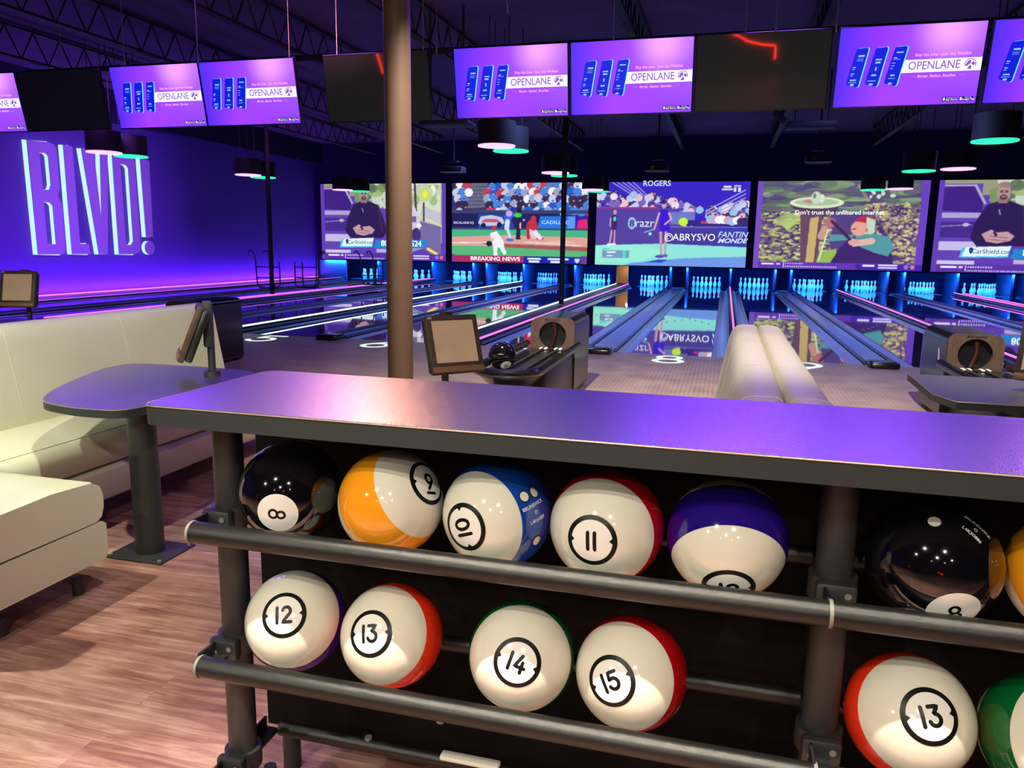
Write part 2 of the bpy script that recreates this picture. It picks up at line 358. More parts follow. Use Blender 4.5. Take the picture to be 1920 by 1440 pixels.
def ribbon(mb, pl, wd, fn, sub=.006):
    """flat stroke with rounded ends laid on the surface fn(u, v)"""
    pts = []
    for (a, b) in zip(pl, pl[1:]):
        n_ = max(1, int(math.hypot(b[0] - a[0], b[1] - a[1]) / sub))
        for i in range(n_): pts.append((a[0] + (b[0] - a[0]) * i / n_, a[1] + (b[1] - a[1]) * i / n_))
    pts.append(pl[-1]); h = wd / 2; prev = None; k = len(pts)
    for i, p in enumerate(pts):
        a = pts[max(i - 1, 0)]; b = pts[min(i + 1, k - 1)]; dx, dy = b[0] - a[0], b[1] - a[1]; l = math.hypot(dx, dy) or 1
        nx, ny = -dy / l * h, dx / l * h
        cur = (mb.bm.verts.new(fn(p[0] + nx, p[1] + ny)), mb.bm.verts.new(fn(p[0] - nx, p[1] - ny)))
        if prev: mb.bm.faces.new((prev[0], prev[1], cur[1], cur[0]))
        prev = cur
    for p in (pts[0], pts[-1]):
        mb.bm.faces.new([mb.bm.verts.new(fn(p[0] + h * math.cos(2 * PI * j / 14), p[1] + h * math.sin(2 * PI * j / 14), .00008)) for j in range(14)])

# ------------------------------------------------------------------ setting
XL, YB = -15.8, 30.6
struct('floor', MB().box(-17, 14, -9, 4.6, -0.1, 0.0), M['wood'], smooth=0)
struct('floor_2', MB().box(-17, 14, 4.6, 10.45, -0.1, 0.0), M['approach'], smooth=0)
struct('wall_left', MB().box(XL - .2, XL, 4.0, 28.25, -0.1, 4.42), M['wall_purple'], smooth=0)
struct('trim_1', MB().box(XL - .2, XL + .3, 4.0, 28.25, 4.42, 5.2), M['navy_wall'], smooth=0)
struct('wall_back', MB().box(-17, 14, YB, YB + .2, -0.3, 5.2), M['navy_wall'], smooth=0)
struct('wall_rear', MB().box(-17, 14, -9.2, -9, -0.1, 5.2), M['back_warm'], smooth=0)
struct('wall_right', MB().box(13.9, 14.1, -9, YB, -0.3, 5.2), M['navy_wall'], smooth=0)
struct('ceiling', MB().box(-17, 14.1, -9.2, YB + .2, 5.2, 5.4), M['ceiling'], smooth=0)
struct('wall_masking', MB().box(XL, 13.9, 28.24, 28.40, 0.72, 5.2), M['navy_wall'], smooth=0)
struct('floor_3', MB().box(-17, 14, 10.45, YB, -0.3, -0.12), M['dark'], smooth=0)

# ------------------------------------------------------------------ lanes
LX = [-13.9, -11.95, -9.95, -8.10, -6.50, -4.68, -2.53, -.63, 1.03, 2.87, 4.6, 6.43, 8.3, 10.1]
NAMEL = ['first', 'second', 'third', 'fourth', 'fifth', 'sixth', 'seventh', 'eighth', 'ninth', 'tenth', 'eleventh', 'twelfth', 'thirteenth', 'fourteenth']
Y0, Y1, YD = 10.45, 28.15, 29.7
def lane_phrase(i):
    if 4 <= i <= 8: return 'lane numbered %s' % ['five', 'six', 'seven', 'eight', 'nine'][i - 4]
    if i < 4: return '%s lane from the purple wall' % NAMEL[i]
    return '%s lane right of lane number nine' % NAMEL[i - 9]
arrow_m = M['arrow']
for i, x in enumerate(LX):
    t = thing('bowling_lane', 'glossy lane with gutters, the ' + lane_phrase(i), 'bowling lane', (x, Y0, 0), 0, 'bowling lanes')
    MB().box(-.525, .525, 0, Y1 - Y0 + .05, -.1, 0).build('lane_surface', M['lane'], t, smooth=0)
    MB().box(-.525, .525, Y1 - Y0 + .05, YD - Y0, -.1, 0.0).build('pin_deck', M['deck'], t, smooth=0)
    for s in (-1, 1):
        prof = [(s * .53 + s * .20 * q / 8, -.075 * math.sin(PI * q / 8) - .004) for q in range(9)]
        g = MB()
        for (a, b) in zip(prof, prof[1:]):
            vs = [g.bm.verts.new((a[0], 0, a[1])), g.bm.verts.new((b[0], 0, b[1])), g.bm.verts.new((b[0], Y1 - Y0, b[1])), g.bm.verts.new((a[0], Y1 - Y0, a[1]))]
            g.bm.faces.new(vs)
        bmesh.ops.remove_doubles(g.bm, verts=g.bm.verts[:], dist=1e-5)
        g.build('gutter', M['gutter'], t)
        MB().tube((s * .752, .02, .026), (s * .752, Y1 - Y0, .026), .022, 12).build('bumper_rail', M['bumper'], t)
    ms = MB()
    for k in range(7):
        ax = (k - 3) * .13; ay = 4.6 - abs(k - 3) * .3 + .9
        ms.prism([(ax - .016, ay), (ax, ay - .05), (ax + .016, ay), (ax, ay + .25)], lambda u, v: (u, v, .0006), lambda u, v: (u, v, .0016))
    ms.build('aiming_arrows', arrow_m, t, smooth=0)
# cappings between the lanes: divisions with light strips, ball tracks inside each pair
gaps = [(LX[i] + LX[i + 1]) / 2 for i in range(13)]
def strip_obj(parent, x, z, m, y0=Y0 + .05, y1=Y1, wd=.035, h=.02, nm='light_strip'):
    return MB().box(x - wd / 2, x + wd / 2, y0, y1, z, z + h).build(nm, m, parent, smooth=0)
DIVS = {1: [(-.10, 'led_pink'), (.14, 'led_violet')], 3: [(-.13, 'led_white'), (.2, 'led_white')], 5: [(-.17, 'led_white'), (.35, 'led_pink')], 7: [(.0, 'led_pink')],
        9: [(-.08, 'led_pink')], 11: [(-.15, 'led_pink'), (.12, 'led_pink')]}
DIVLBL = {1: 'dark capping with two pink light strips, nearest the purple wall', 3: 'dark capping with white light strips, left of the lane numbered 5',
          5: 'dark capping with a white and a pink light strip, between lanes 6 and 7', 7: 'dark capping with one pink strip, behind the pair of cream sofa backs',
          9: 'dark capping with a pink light strip, ending behind the right-hand ball return', 11: 'dark capping with two pink light strips, rightmost in the hall'}
TRKLBL = {0: 'dark ball track capping beside the purple wall', 2: 'dark ball track capping behind the far left booth', 4: 'dark ball track capping between lanes 5 and 6', 6: 'grey ball track capping with black end, between lanes 7 and 8',
          8: 'grey ball track capping with black end, right of the lane numbered 9', 10: 'ball track capping at the far right, left of the last pink strips', 12: 'ball track capping beyond the rightmost pink strips'}
for i, gx in enumerate(gaps):
    hw = max((LX[i + 1] - LX[i]) / 2 - .776, .02)
    if i in DIVS:
        t = thing('lane_divider', DIVLBL[i], 'lane divider', (0, 0, 0), 0, None)
        h = .085
        MB().box(gx - hw, gx + hw, Y0, Y1, -.1, h, bev=.008).build('capping', M['lane_cap'], t)
        for dx, mm in DIVS[i]:
            zz = h
            dx = max(-hw + .02, min(hw - .02, dx))
            strip_obj(t, gx + dx, zz, M[mm], wd=.022 if i == 1 else .03)
    else:
        t = thing('ball_track', TRKLBL[i], 'ball return track', (0, 0, 0), 0, None)
        MB().box(gx - hw, gx + hw, Y0, Y1, -.1, .012, bev=.006).build('capping', M['gutter'], t)
        MB().box(gx - min(.17, hw + .03), gx + min(.17, hw + .03), Y0 - .32, Y0 - .005, .001, .075, bev=.03, seg=3).build('end_cap', M['gloss'], t)
# light strips on the foot of the left wall
t = thing('wall_light_ledge', 'low black ledge with two pink light strips along the foot of the purple wall', 'light ledge', (0, 0, 0))
MB().box(XL, LX[0] - .78, 9.8, 28.2, -.1, .02).build('ledge', M['lane_cap'], t)
strip_obj(t, XL + .04, .035, M['led_pink'], 9.8, 28.2, .04, .035)
strip_obj(t, LX[0] - .86, .02, M['led_pink'], 9.8, 28.2, .03, .025)

# floor numbers, projected light drawn as glowing strokes
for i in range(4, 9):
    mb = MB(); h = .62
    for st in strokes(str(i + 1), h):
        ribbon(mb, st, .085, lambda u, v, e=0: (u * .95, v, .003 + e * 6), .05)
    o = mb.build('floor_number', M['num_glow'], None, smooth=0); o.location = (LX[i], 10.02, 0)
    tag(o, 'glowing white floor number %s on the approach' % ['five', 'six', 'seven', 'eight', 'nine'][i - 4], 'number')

# pins
pin_prof = [(0.026, 0), (.036, .02), (.0455, .06), (.058, .10), (.0605, .115), (.058, .14), (.048, .18), (.034, .215), (.025, .245), (.0235, .255), (.0245, .275), (.029, .305), (.0325, .335), (.032, .35), (.027, .368), (.015, .379), (.0004, .381)]
m, N, L, P = nt('pin white with red stripes'); M['pin'] = m
P.inputs['Roughness'].default_value = .25
tc = N.new('ShaderNodeTexCoord'); sx = N.new('ShaderNodeSeparateXYZ'); L.new(tc.outputs['Object'], sx.inputs[0])
cr = N.new('ShaderNodeValToRGB'); cr.color_ramp.interpolation = 'CONSTANT'; e = cr.color_ramp.elements
W_ = rgb(240, 240, 240); R_ = rgb(200, 60, 60)
e[0].position = 0; e[0].color = W_; e[1].position = .226; e[1].color = R_
for p_, c_ in ((.249, W_), (.258, R_), (.281, W_)): q = e.new(p_); q.color = c_
L.new(sx.outputs['Z'], cr.inputs[0]); L.new(cr.outputs[0], P.inputs['Base Color'])
# black-light glow on the pins is put into their emission colour
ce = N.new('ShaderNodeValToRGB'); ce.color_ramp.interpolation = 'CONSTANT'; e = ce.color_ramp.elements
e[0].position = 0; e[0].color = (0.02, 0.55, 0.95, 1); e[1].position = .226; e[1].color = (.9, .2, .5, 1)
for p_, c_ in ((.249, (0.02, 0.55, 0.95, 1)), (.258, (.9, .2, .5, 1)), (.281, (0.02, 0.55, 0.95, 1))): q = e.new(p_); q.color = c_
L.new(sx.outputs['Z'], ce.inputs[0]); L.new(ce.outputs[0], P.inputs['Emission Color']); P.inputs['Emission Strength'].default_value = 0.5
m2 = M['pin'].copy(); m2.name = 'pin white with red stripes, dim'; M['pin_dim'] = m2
m2.node_tree.nodes['Principled BSDF'].inputs['Emission Strength'].default_value = 0.0  # copy without the painted glow, for the unlit rack
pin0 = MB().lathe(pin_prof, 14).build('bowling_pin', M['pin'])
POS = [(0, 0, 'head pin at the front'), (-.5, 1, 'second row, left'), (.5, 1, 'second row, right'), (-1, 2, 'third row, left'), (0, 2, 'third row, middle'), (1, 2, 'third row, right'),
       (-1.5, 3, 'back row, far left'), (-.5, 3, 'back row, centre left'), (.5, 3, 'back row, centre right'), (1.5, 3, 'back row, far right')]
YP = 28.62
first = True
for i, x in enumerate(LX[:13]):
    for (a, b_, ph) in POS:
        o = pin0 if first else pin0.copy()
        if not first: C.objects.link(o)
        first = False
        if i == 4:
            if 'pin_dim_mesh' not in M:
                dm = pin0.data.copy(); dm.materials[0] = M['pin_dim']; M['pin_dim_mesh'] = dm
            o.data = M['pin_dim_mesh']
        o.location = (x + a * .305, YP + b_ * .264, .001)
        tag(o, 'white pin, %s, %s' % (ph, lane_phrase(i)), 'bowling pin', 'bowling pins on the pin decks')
# kickbacks, pit curtains
for i, gx in enumerate(gaps):
    hw = (LX[i + 1] - LX[i]) / 2 - .66
    xs = ([gx - hw, gx + hw] if i not in DIVS and hw > .12 else [gx])
    for k, xx in enumerate(xs):
        t = thing('kickback_panel', 'blue-lit pin deck partition, %s the %s' % ('left one before' if (len(xs) == 2 and k == 0) else ('right one before' if len(xs) == 2 else 'just left of'), lane_phrase(i + 1)), 'partition', (xx, 28.42, -.1), 0, 'partitions between the pin decks')
        MB().box(-.02, .02, 0.05, 1.58, 0, .82).build('panel', M['kick'], t, smooth=0)
        MB().box(-.035, .035, -.02, .05, 0.0, .82, bev=.008).build('front_post', M['kick'], t)
tag(MB().box(XL, XL + 1.15, 28.42, 28.5, -.1, .82).build('pit_side_panel', M['kick'], smooth=0), 'flat blue-lit panel closing the corner next to the purple wall', 'panel')
tag(MB().box(-15.8, 13.8, 30.05, 30.12, -.1, .95).build('pit_curtain', M['curtain'], smooth=0), 'long dark blue curtain behind the pins', 'curtain')
tag(MB().box(-3.76, -3.33, 28.02, 28.15, .108, .74, bev=.01).build('tan_post', M['tan_post']), 'short tan yellow post between the pin decks of lanes 6 and 7', 'post')
lamp('tan_post_lamp', 'POINT', (-3.3, 27.6, .62), 5, (1, .75, .4), shadow_soft_size=.03)

# ------------------------------------------------------------------ big projected pictures
class Pic:
    def __init__(s, W=384, H=216, bg=(0, 0, 0)):
        s.W, s.H = W, H; s.a = np.zeros((H, W, 3)); s.a[:] = bg
        s.X, s.Y = np.meshgrid((np.arange(W) + .5) / W, (np.arange(H) + .5) / H)
    def put(s, mask, c, al=1.0):
        s.a[mask] = s.a[mask] * (1 - al) + np.array(c) * al
    def rect(s, x0, y0, x1, y1, c, al=1.0): s.put((s.X >= x0) & (s.X < x1) & (s.Y >= y0) & (s.Y < y1), c, al)
    def ell(s, cx, cy, rx, ry, c, al=1.0): s.put(((s.X - cx) / rx) ** 2 + ((s.Y - cy) / ry) ** 2 < 1, c, al)
    def poly(s, pts, c, al=1.0):
        ins = np.zeros((s.H, s.W), bool); k = len(pts)
        for i in range(k):
            (x0, y0), (x1, y1) = pts[i], pts[(i + 1) % k]
            if y0 == y1: continue
            cond = ((y0 > s.Y) != (y1 > s.Y)) & (s.X < (x1 - x0) * (s.Y - y0) / (y1 - y0) + x0)
            ins ^= cond
        s.put(ins, c, al)
    def line(s, x0, y0, x1, y1, wd, c, al=1.0):
        asp = s.H / s.W; dx, dy = x1 - x0, (y1 - y0) * asp; l2 = dx * dx + dy * dy + 1e-9
        t = np.clip(((s.X - x0) * dx + (s.Y - y0) * asp * dy) / l2, 0, 1)
        d = np.hypot(s.X - x0 - t * dx, (s.Y - y0) * asp - t * dy); s.put(d < wd / 2, c, al)
    def blobs(s, rng, n, box, cols, rx, ry, al=.9):
        for _ in range(n):
            c = cols[rng.integers(len(cols))]
            s.ell(box[0] + rng.random() * (box[2] - box[0]), box[1] + rng.random() * (box[3] - box[1]), rx * (.5 + rng.random()), ry * (.5 + rng.random()), c, al)
    def person(s, x, y, h, top, skin=(225, 170, 160), hair=(60, 40, 60)):
        s.ell(x, y + h * .62, h * .26, h * .42, top); s.ell(x, y + h * .14, h * .06, h * .11, skin); s.ell(x, y + h * .07, h * .062, h * .075, hair)
    def blur(s, n=1):
        for _ in range(n):
            b = s.a.copy(); b[1:-1, 1:-1] = (s.a[1:-1, 1:-1] * 4 + s.a[:-2, 1:-1] + s.a[2:, 1:-1] + s.a[1:-1, :-2] + s.a[1:-1, 2:]) / 8; s.a = b
m, N, L, P = nt('projected picture'); M['picture'] = m
at = N.new('ShaderNodeVertexColor'); at.layer_name = 'picture'
P.inputs['Base Color'].default_value = (0, 0, 0, 1); P.inputs['Roughness'].default_value = .9; P.inputs['Specular IOR Level'].default_value = 0
L.new(at.outputs['Color'], P.inputs['Emission Color']); P.inputs['Emission Strength'].default_value = 1.0
def picture_mesh(name, pic, w_, h_, parent):
    W, H = pic.W, pic.H
    xs = np.linspace(0, w_, W); zs = np.linspace(h_, 0, H); X, Z = np.meshgrid(xs, zs)
    co = np.stack([X, np.zeros_like(X), Z], -1).reshape(-1, 3)
    idx = np.arange(W * H).reshape(H, W)
    q = np.stack([idx[1:, :-1], idx[1:, 1:], idx[:-1, 1:], idx[:-1, :-1]], -1).reshape(-1, 4)
    me = bpy.data.meshes.new(name); me.vertices.add(len(co)); me.vertices.foreach_set('co', co.ravel())
    me.loops.add(q.size); me.loops.foreach_set('vertex_index', q.ravel()); me.polygons.add(len(q))
    me.polygons.foreach_set('loop_start', np.arange(0, q.size, 4)); me.polygons.foreach_set('loop_total', np.full(len(q), 4)); me.update()
    ca = me.color_attributes.new('picture', 'FLOAT_COLOR', 'POINT')
    v = np.clip(pic.a / 255.0, 0, 1).reshape(-1, 3); v = np.where(v <= .04045, v / 12.92, ((v + .055) / 1.055) ** 2.4)
    ca.data.foreach_set('color', np.concatenate([v, np.ones((len(v), 1))], 1).ravel())
    me.materials.append(M['picture']); o = bpy.data.objects.new(name, me); C.objects.link(o); o.parent = parent
    return o
PUR = (96, 62, 178)
def pic_talk():
    p = Pic(bg=PUR); g = np.random.default_rng(3)
    p.rect(.0, 0, 1, .16, (150, 150, 130)); p.blobs(g, 60, (.3, 0, .75, .3), [(120, 150, 90), (150, 180, 120), (200, 210, 200), (90, 110, 90)], .04, .06)
    p.poly([(.55, .16), (1, .1), (1, .75), (.6, .95), (.55, .7)], (150, 150, 170)); p.rect(.72, .0, .96, .42, (206, 216, 190))
    p.blobs(g, 30, (.72, 0, .95, .25), [(230, 240, 230), (150, 180, 120), (190, 200, 170)], .03, .05)
    p.poly([(.82, .28), (.96, .38), (.96, .6), (.78, .5)], (190, 190, 200)); p.line(.8, .42, .97, .55, .012, (225, 215, 150)); p.poly([(.72, .45), (.96, .55), (.96, 1), (.9, .93), (.72, .7)], (118, 104, 160))
    p.line(.83, .25, .83, .48, .012, (70, 60, 90)); p.ell(.84, .14, .035, .065, (200, 220, 70)); p.line(.76, .0, .77, .4, .018, (80, 70, 90)); p.ell(.84, .14, .02, .04, (225, 235, 90))
    p.rect(.03, .04, .24, .9, (98, 66, 176)); p.poly([(.02, .08), (.2, .06), (.25, .2), (.25, .35), (.03, .33)], (64, 34, 130)); p.line(.02, .06, .2, .06, .012, (170, 165, 190)); p.line(.2, .06, .26, .25, .015, (170, 165, 190))
    p.line(.03, .38, .26, .38, .03, (170, 160, 205)); p.rect(.03, .45, .25, .62, (70, 44, 140)); p.line(.03, .5, .2, .48, .006, (150, 140, 190))
    p.rect(.03, .66, .24, .76, (190, 185, 225)); p.rect(.03, .87, .24, .91, (200, 195, 230)); p.ell(.17, .48, .02, .02, (180, 180, 200))
    p.poly([(.66, .28), (.76, .3), (.8, .45), (.8, .6), (.66, .58)], (205, 200, 215)); p.ell(.77, .66, .035, .09, (66, 50, 110)); p.rect(.66, .42, .77, .5, (110, 100, 150)); p.ell(.79, .54, .02, .03, (230, 230, 235))
    # man
    p.poly([(.27, .27), (.33, .23), (.4, .23), (.47, .28), (.51, .45), (.54, .62), (.5, .71), (.24, .71), (.2, .62), (.22, .45)], (46, 30, 84))
    p.ell(.355, .14, .036, .105, (176, 140, 140)); p.rect(.33, .18, .38, .25, (150, 112, 116)); p.ell(.355, .055, .034, .03, (150, 118, 120)); p.ell(.355, .185, .02, .03, (90, 64, 74)); p.line(.335,.118,.349,.116,.004,(80,60,70)); p.line(.361,.116,.375,.118,.004,(80,60,70)); p.line(.355,.13,.356,.152,.005,(150,112,112)); p.ell(.355, .178, .011, .009, (168, 126, 126))
    p.ell(.342, .13, .008, .01, (90, 66, 80)); p.ell(.369, .13, .008, .01, (90, 66, 80)); p.line(.34, .32, .35, .37, .006, (170, 170, 190))
    p.poly([(.26, .58), (.31, .53), (.345, .56), (.4, .55), (.44, .6), (.42, .65), (.35, .68), (.29, .66)], (190, 150, 160)); p.line(.31, .6, .4, .62, .006, (140, 100, 120)); p.line(.33, .56, .34, .59, .015, (50, 34, 90)); p.line(.3, .635, .4, .65, .005, (140, 100, 120))
    p.line(.47, .3, .5, .62, .02, (60, 40, 80))
    # banner
    p.poly([(.165, .73), (.43, .71), (.42, .83), (.15, .84)], (70, 190, 225)); p.poly([(.185, .725), (.43, .705), (.415, .815), (.165, .825)], (222, 240, 245))
    p.poly([(.445, .735), (.86, .725), (.84, .83), (.43, .845)], (40, 130, 205)); p.rect(.45, .85, .74, .90, (190, 170, 210)); p.line(.86, .84, .93, .91, .02, (240, 220, 90))
    p.rect(0, .91, 1, 1, (88, 50, 165)); p.rect(.055, .93, .145, .955, (235, 225, 245)); p.rect(.155, .932, .18, .955, (220, 210, 240)); p.line(.195, .925, .195, .985, .004, (235, 230, 245))
    for k in range(26): p.rect(.205 + k * .012, .972, .213 + k * .012, .988, (205, 195, 235))
    for k in range(10): p.rect(.205 + k * .014, .932, .214 + k * .014, .95, (205, 195, 235))
    p.rect(.745, .925, .87, .945, (225, 215, 240)); p.rect(.745, .96, .87, .975, (215, 205, 240)); p.ell(.93, .95, .014, .025, (150, 110, 220)); p.ell(.965, .95, .014, .025, (220, 110, 130))
    p.rect(0, 0, .03, 1, PUR); p.rect(.97, 0, 1, .92, PUR); p.blur(2); return p
def pic_ball():
    p = Pic(bg=(50, 40, 100)); g = np.random.default_rng(5)
    p.rect(0, 0, 1, .38, (62, 50, 104)); p.poly([(.15, 0), (.27, 0), (.26, .3), (.1, .33)], (104, 104, 130))
    for k in range(7): p.line(.12, .05 + k * .045, .27, .045 + k * .045, .004, (60, 60, 90))
    cols = [(205, 60, 80), (70, 130, 220), (235, 235, 245), (50, 44, 84), (150, 160, 200), (40, 90, 200), (58, 46, 90), (190, 200, 225)]
    for row, y in enumerate((-.05, .03, .11, .19, .26)):
        for k in range(22):
            x = .01 + k * .047 + g.random() * .022 + row * .01
            if .13 < x < .26: continue
            p.person(x, y + g.random() * .03, .125, cols[g.integers(8)], (228, 178, 170), [(60, 40, 50), (220, 210, 200), (90, 60, 50), (40, 80, 190)][g.integers(4)])
    p.rect(0, .34, 1, .38, (60, 66, 110)); p.rect(0, .38, .47, .56, (34, 34, 92)); p.poly([(.2, .39), (.44, .39), (.47, .56), (.2, .56)], (40, 70, 170))
    p.poly([(.2, .5), (.22, .42), (.3, .4), (.38, .43), (.4, .5), (.36, .53), (.23, .54)], (190, 200, 220)); p.poly([(.22, .49), (.25, .45), (.34, .45), (.37, .49)], (200, 80, 110)); p.ell(.24, .53, .018, .03, (30, 30, 60)); p.ell(.36, .52, .018, .03, (30, 30, 60))
    p.rect(.47, .38, .8, .56, (36, 36, 96)); p.poly([(.66, .41), (.86, .41), (.88, .57), (.64, .56)], (40, 120, 220)); p.rect(.86, .41, .91, .6, (90, 150, 230)); p.rect(.91, .41, 1, .6, (60, 30, 170)); p.poly([(.93, .46), (.99, .44), (1, .56), (.92, .56)], (220, 40, 110))
    p.rect(0, .56, 1, .62, (60, 70, 120)); p.rect(0, .585, 1, .68, (72, 176, 130)); p.poly([(0, .68), (.4, .65), (1, .67), (1, .82), (0, .79)], (216, 160, 150)); p.rect(0, .79, 1, .92, (86, 180, 120)); p.poly([(.2, .75), (1, .79), (1, .84), (.35, .8)], (160, 84, 90)); p.line(0, .755, .35, .745, .006, (240, 235, 240)); p.line(.55, .735, .95, .77, .006, (235, 225, 230)); p.ell(.8, .73, .1, .02, (225, 180, 165))
    # pitcher
    p.line(.33, .8, .335, .93, .03, (235, 238, 245)); p.line(.37, .78, .4, .87, .03, (228, 232, 245)); p.poly([(.29, .63), (.34, .6), (.39, .72), (.4, .8), (.32, .82), (.3, .72)], (232, 236, 240)); p.ell(.318, .565, .017, .032, (205, 50, 70)); p.line(.31, .7, .29, .77, .02, (225, 180, 170)); p.ell(.285, .76, .022, .035, (40, 30, 60))
    # batter
    p.poly([(.41, .36), (.45, .3), (.47, .4), (.43, .5), (.39, .47)], (60, 90, 220)); p.ell(.455, .33, .018, .035, (40, 50, 160)); p.line(.42, .48, .415, .56, .035, (215, 222, 240)); p.line(.42, .56, .44, .68, .022, (200, 210, 235)); p.ell(.44, .71, .03, .02, (60, 120, 210)); p.ell(.43, .38, .025, .04, (190, 160, 220))
    # umpire, catcher
    p.line(.505, .42, .5, .66, .03, (40, 34, 60)); p.ell(.495, .4, .03, .03, (60, 200, 90)); p.ell(.505, .34, .018, .035, (40, 30, 60)); p.line(.515, .5, .515, .56, .012, (220, 170, 160)); p.ell(.5, .69, .02, .015, (40, 36, 60))
    p.ell(.6, .54, .042, .09, (186, 44, 70)); p.ell(.61, .44, .02, .035, (200, 50, 70)); p.line(.59, .6, .62, .66, .035, (225, 200, 215)); p.line(.57, .56, .575, .68, .022, (186, 44, 70)); p.ell(.66, .69, .025, .02, (180, 60, 80)); p.line(.62, .6, .66, .68, .03, (235, 225, 235)); p.ell(.61, .53, .03, .06, (190, 50, 75)); p.ell(.54, .46, .008, .013, (200, 210, 240))
    p.rect(0, .91, .545, 1, (172, 44, 100)); p.rect(.545, .91, 1, 1, (30, 40, 170)); p.rect(.0, .9, .02, 1, (120, 60, 160))
    for (x0, x1, y) in ((.57, .67, .93), (.58, .66, .965), (.72, .87, .93), (.74, .84, .965)): p.rect(x0, y, x1, y + .025, (230, 235, 250))
    p.poly([(.91, .93), (.95, .93), (.945, .97), (.93, .99), (.915, .97)], (210, 215, 240)); p.rect(.955, .9, 1, 1, (110, 60, 150)); p.blur(2); return p
def pic_tennis():
    p = Pic(bg=(56, 40, 190)); g = np.random.default_rng(9)
    cols = [(230, 215, 240), (190, 200, 240), (120, 100, 190), (80, 60, 160), (235, 190, 200), (150, 190, 235), (70, 50, 120)]
    for k in range(150):
        x = g.random() * .75; y = .08 + g.random() * .22
        if y < .05 + max(0, (x - .3)) * .55 or (x > .27 and y < .1 + .0 * x): continue
        p.person(x, y, .1, cols[g.integers(7)], (225, 180, 190))
    for k in range(5): p.line(.1 + k * .035, .0, .28 + k * .015 - .0, .2 - k * .01, .007, (180, 180, 225), .8)
    for k in range(40):
        x = .75 + g.random() * .24; y = .24 + g.random() * .18 - (x - .75) * .25
        p.person(x, y, .1, cols[g.integers(7)], (225, 180, 190))
    for k in range(4): p.line(.73, .34 + k * .04, .97, .1 + k * .045, .007, (170, 170, 225))
    p.line(.73, .33, .73, .42, .006, (190, 190, 230))
    p.rect(.0, .295, .42, .315, (170, 50, 120)); p.rect(0, .315, .56, .76, (84, 66, 160)); p.rect(.5, .35, .66, .5, (110, 120, 200)); p.rect(.56, .45, 1, .53, (56, 40, 130)); p.rect(.7, .46, 1, .49, (200, 60, 100))
    for k in range(9): p.person(.76 + k * .028, .37 + g.random() * .03, .11, [(240, 240, 250), (60, 44, 110), (200, 160, 190), (150, 190, 235)][g.integers(4)])
    p.ell(.585, .47, .03, .05, (200, 240, 60)); p.ell(.6, .53, .015, .015, (240, 230, 240)); p.ell(.64, .53, .012, .012, (240, 230, 240))
    p.rect(.5, .53, .81, .74, (70, 60, 150)); p.rect(.81, .55, 1, .76, (60, 66, 170)); p.rect(.5, .525, 1, .535, (110, 110, 190))
    p.poly([(0, .76), (.45, .73), (1, .76), (1, 1), (0, 1)], (140, 222, 214)); p.poly([(.25, .97), (.6, .9), (1, .87), (1, 1), (.2, 1)], (110, 150, 226)); p.poly([(0, .76), (.3, .75), (.5, .82), (.3, .95), (0, .97)], (150, 232, 210)); p.poly([(.33, .96), (.44, .92), (.5, .92), (.45, .96)], (50, 70, 190))
    # player
    p.poly([(.43, .33), (.475, .33), (.5, .42), (.495, .5), (.505, .59), (.43, .59), (.43, .5), (.425, .42)], (60, 30, 210)); p.ell(.455, .27, .017, .04, (205, 160, 180)); p.ell(.45, .235, .018, .03, (50, 40, 150)); p.line(.425, .37, .405, .5, .014, (210, 160, 180)); p.line(.405, .5, .395, .56, .012, (210, 160, 180)); p.line(.49, .37, .505, .44, .015, (210, 160, 180)); p.line(.505, .44, .465, .5, .013, (210, 160, 180))
    p.line(.44, .6, .445, .72, .019, (196, 146, 170)); p.line(.445, .72, .45, .86, .014, (196, 146, 170)); p.line(.475, .6, .475, .72, .019, (196, 146, 170)); p.line(.475, .72, .475, .86, .014, (196, 146, 170)); p.ell(.44, .885, .03, .018, (90, 70, 170)); p.ell(.475, .875, .02, .018, (110, 90, 180)); p.line(.33, .6, .39, .565, .008, (120, 170, 240)); p.ell(.37, .615, .01, .018, (170, 240, 220))
    # ball kid
    p.line(.125, .42, .125, .57, .035, (60, 40, 110)); p.ell(.128, .36, .012, .03, (190, 150, 170)); p.ell(.127, .44, .01, .03, (80, 220, 190)); p.line(.11, .58, .1, .73, .012, (200, 150, 170)); p.line(.13, .58, .13, .73, .012, (200, 150, 170)); p.ell(.095, .75, .018, .013, (235, 230, 245)); p.ell(.125, .745, .018, .013, (235, 230, 245)); p.line(.1, .43, .1, .53, .01, (190, 150, 170))
    p.ell(.245, .49, .026, .07, (190, 230, 250)); p.ell(.245, .49, .021, .058, (110, 150, 210)); p.line(.235, .52, .24, .46, .007, (40, 40, 90)); p.line(.255, .52, .25, .46, .007, (40, 40, 90))
    p.rect(.05, .79, .1, .81, (70, 220, 200)); p.rect(.05, .82, .235, .91, (120, 150, 190)); p.rect(.19, .82, .21, .91, (70, 220, 200)); p.rect(.08, .835, .14, .85, (235, 240, 250)); p.rect(.08, .88, .12, .895, (235, 240, 250))
    p.rect(.83, .05, .88, .075, (225, 225, 250)); p.rect(.82, .085, .89, .1, (225, 225, 250)); p.rect(.895, .045, .94, .06, (225, 225, 250)); p.rect(.895, .07, .912, .12, (225, 225, 250)); p.rect(.922, .07, .94, .12, (225, 225, 250)); p.blur(2); return p
